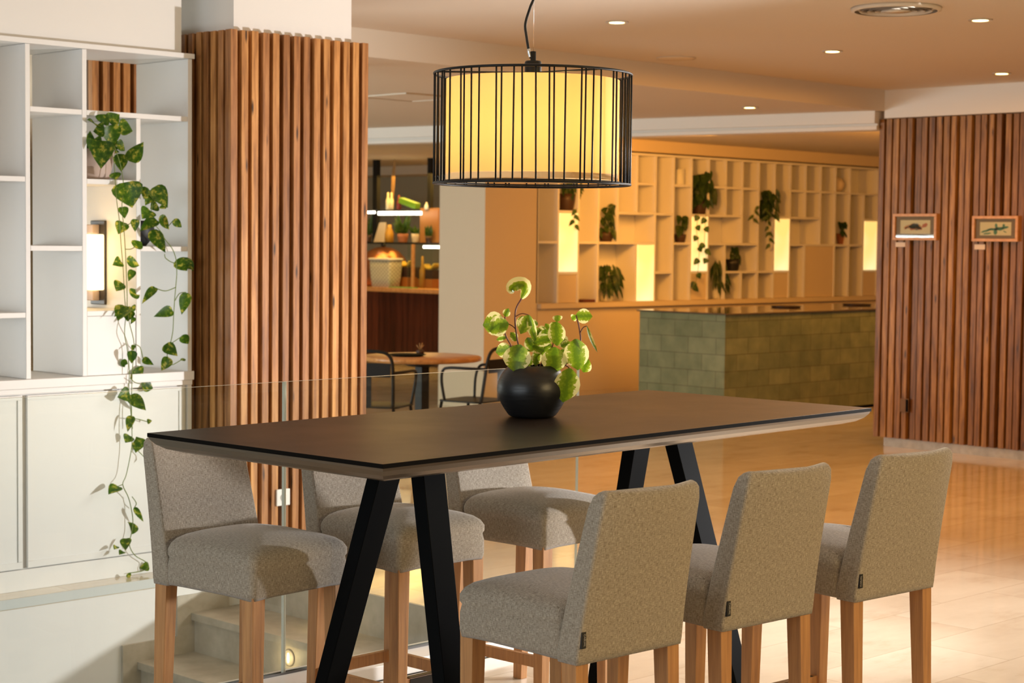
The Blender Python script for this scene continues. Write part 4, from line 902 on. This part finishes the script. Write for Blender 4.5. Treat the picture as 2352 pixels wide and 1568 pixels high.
b = MB(); b.lathe([(.30, 0), (.32, .03), (.33, .25), (.30, .38), (.22, .47), (.12, .52), (.03, .535), (.002, .535)], (p.x, p.y, z_), 40); b.build('cover', M['copper'], t_)
b = MB(); b.lathe([(.02, .53), (.035, .55), (.03, .575), (.002, .58)], (p.x, p.y, z_), 16); b.build('knob', M['dark_metal'], t_)
t_ = thing('display_case', 'clear glass display case on the right half of the bar', 'display case', (UB+.4, 17.4, z_))
a = BU(936, 655, UB+.16); c = BU(1008, 655, UB+.16)
b = MB(); b.box(UB+.15, UB+.156, c.y-.3, a.y, z_, zs2-.02); b.build('front_pane', M['glass'], t_)
b = MB(); b.box(UB+.157, UB+.6, a.y-.006, a.y, z_, zs2-.02); b.build('side_pane', [M['glass'], M['glass_edge']], t_)
b = MB(); p = BU(952, 600, UB+.16); b.box(UB+.12, UB+.149, p.y-.02, p.y+.02, z_, zs2-.02); b.build('corner_post', M['frame_wood'], t_)
def bananas(b, p):
    for i in range(5):
        b.tube(spline([(p.x-.02*i+.04, p.y+.10, z0_+.07), (p.x-.02*i+.04, p.y+.05, z0_+.02), (p.x-.02*i+.04, p.y-.05, z0_+.02), (p.x-.02*i+.04, p.y-.10, z0_+.08)], 5), [.008]+[.02]*13+[.01]*2, 7)
for x, dh, l1, l2 in ((934, .27, 'dark and orange box just right of the woven basket', 'bunch of bananas on the box just right of the basket'), (990, .24, 'orange box inside the display case at the right', 'yellow pastries piled on the orange box in the display case')):
    p = BU(x, 655, UB+.35); z_ = 1.0105
    t_ = thing('crate', l1, 'box', (p.x, p.y, z_)); b = MB(); b.box(p.x-.12, p.x+.12, p.y-.15, p.y+.15, z_, z_+dh*.5); b.build('lower_box', M['orange_box'], t_, bevel=.005)
    b = MB(); b.box(p.x-.12, p.x+.12, p.y-.15, p.y+.15, z_+dh*.5+.001, z_+dh); b.build('upper_box', M['brown_pot'], t_, bevel=.005)
    z0_ = z_+dh+.001; b = MB(); bananas(b, p); tag(b.build('banana_bunch' if x < 950 else 'pastry_pile', M['banana']), l2, 'food')
z_ = 1.0105
item('bottle', 'amber bottle left of the orange box in the display case', 'bottle', 970, 655, UB+.22, bottle(.04, .42), 'honey', 'bottles on the bar')
item('cutting_board', 'bright green board lying on the bar at the basket foot', 'board', 925, 660, UB+.02, lambda b, p: b.box(p.x-.07, p.x+.05, p.y-.25, p.y+.2, z_, z_+.012), 'tray_green')
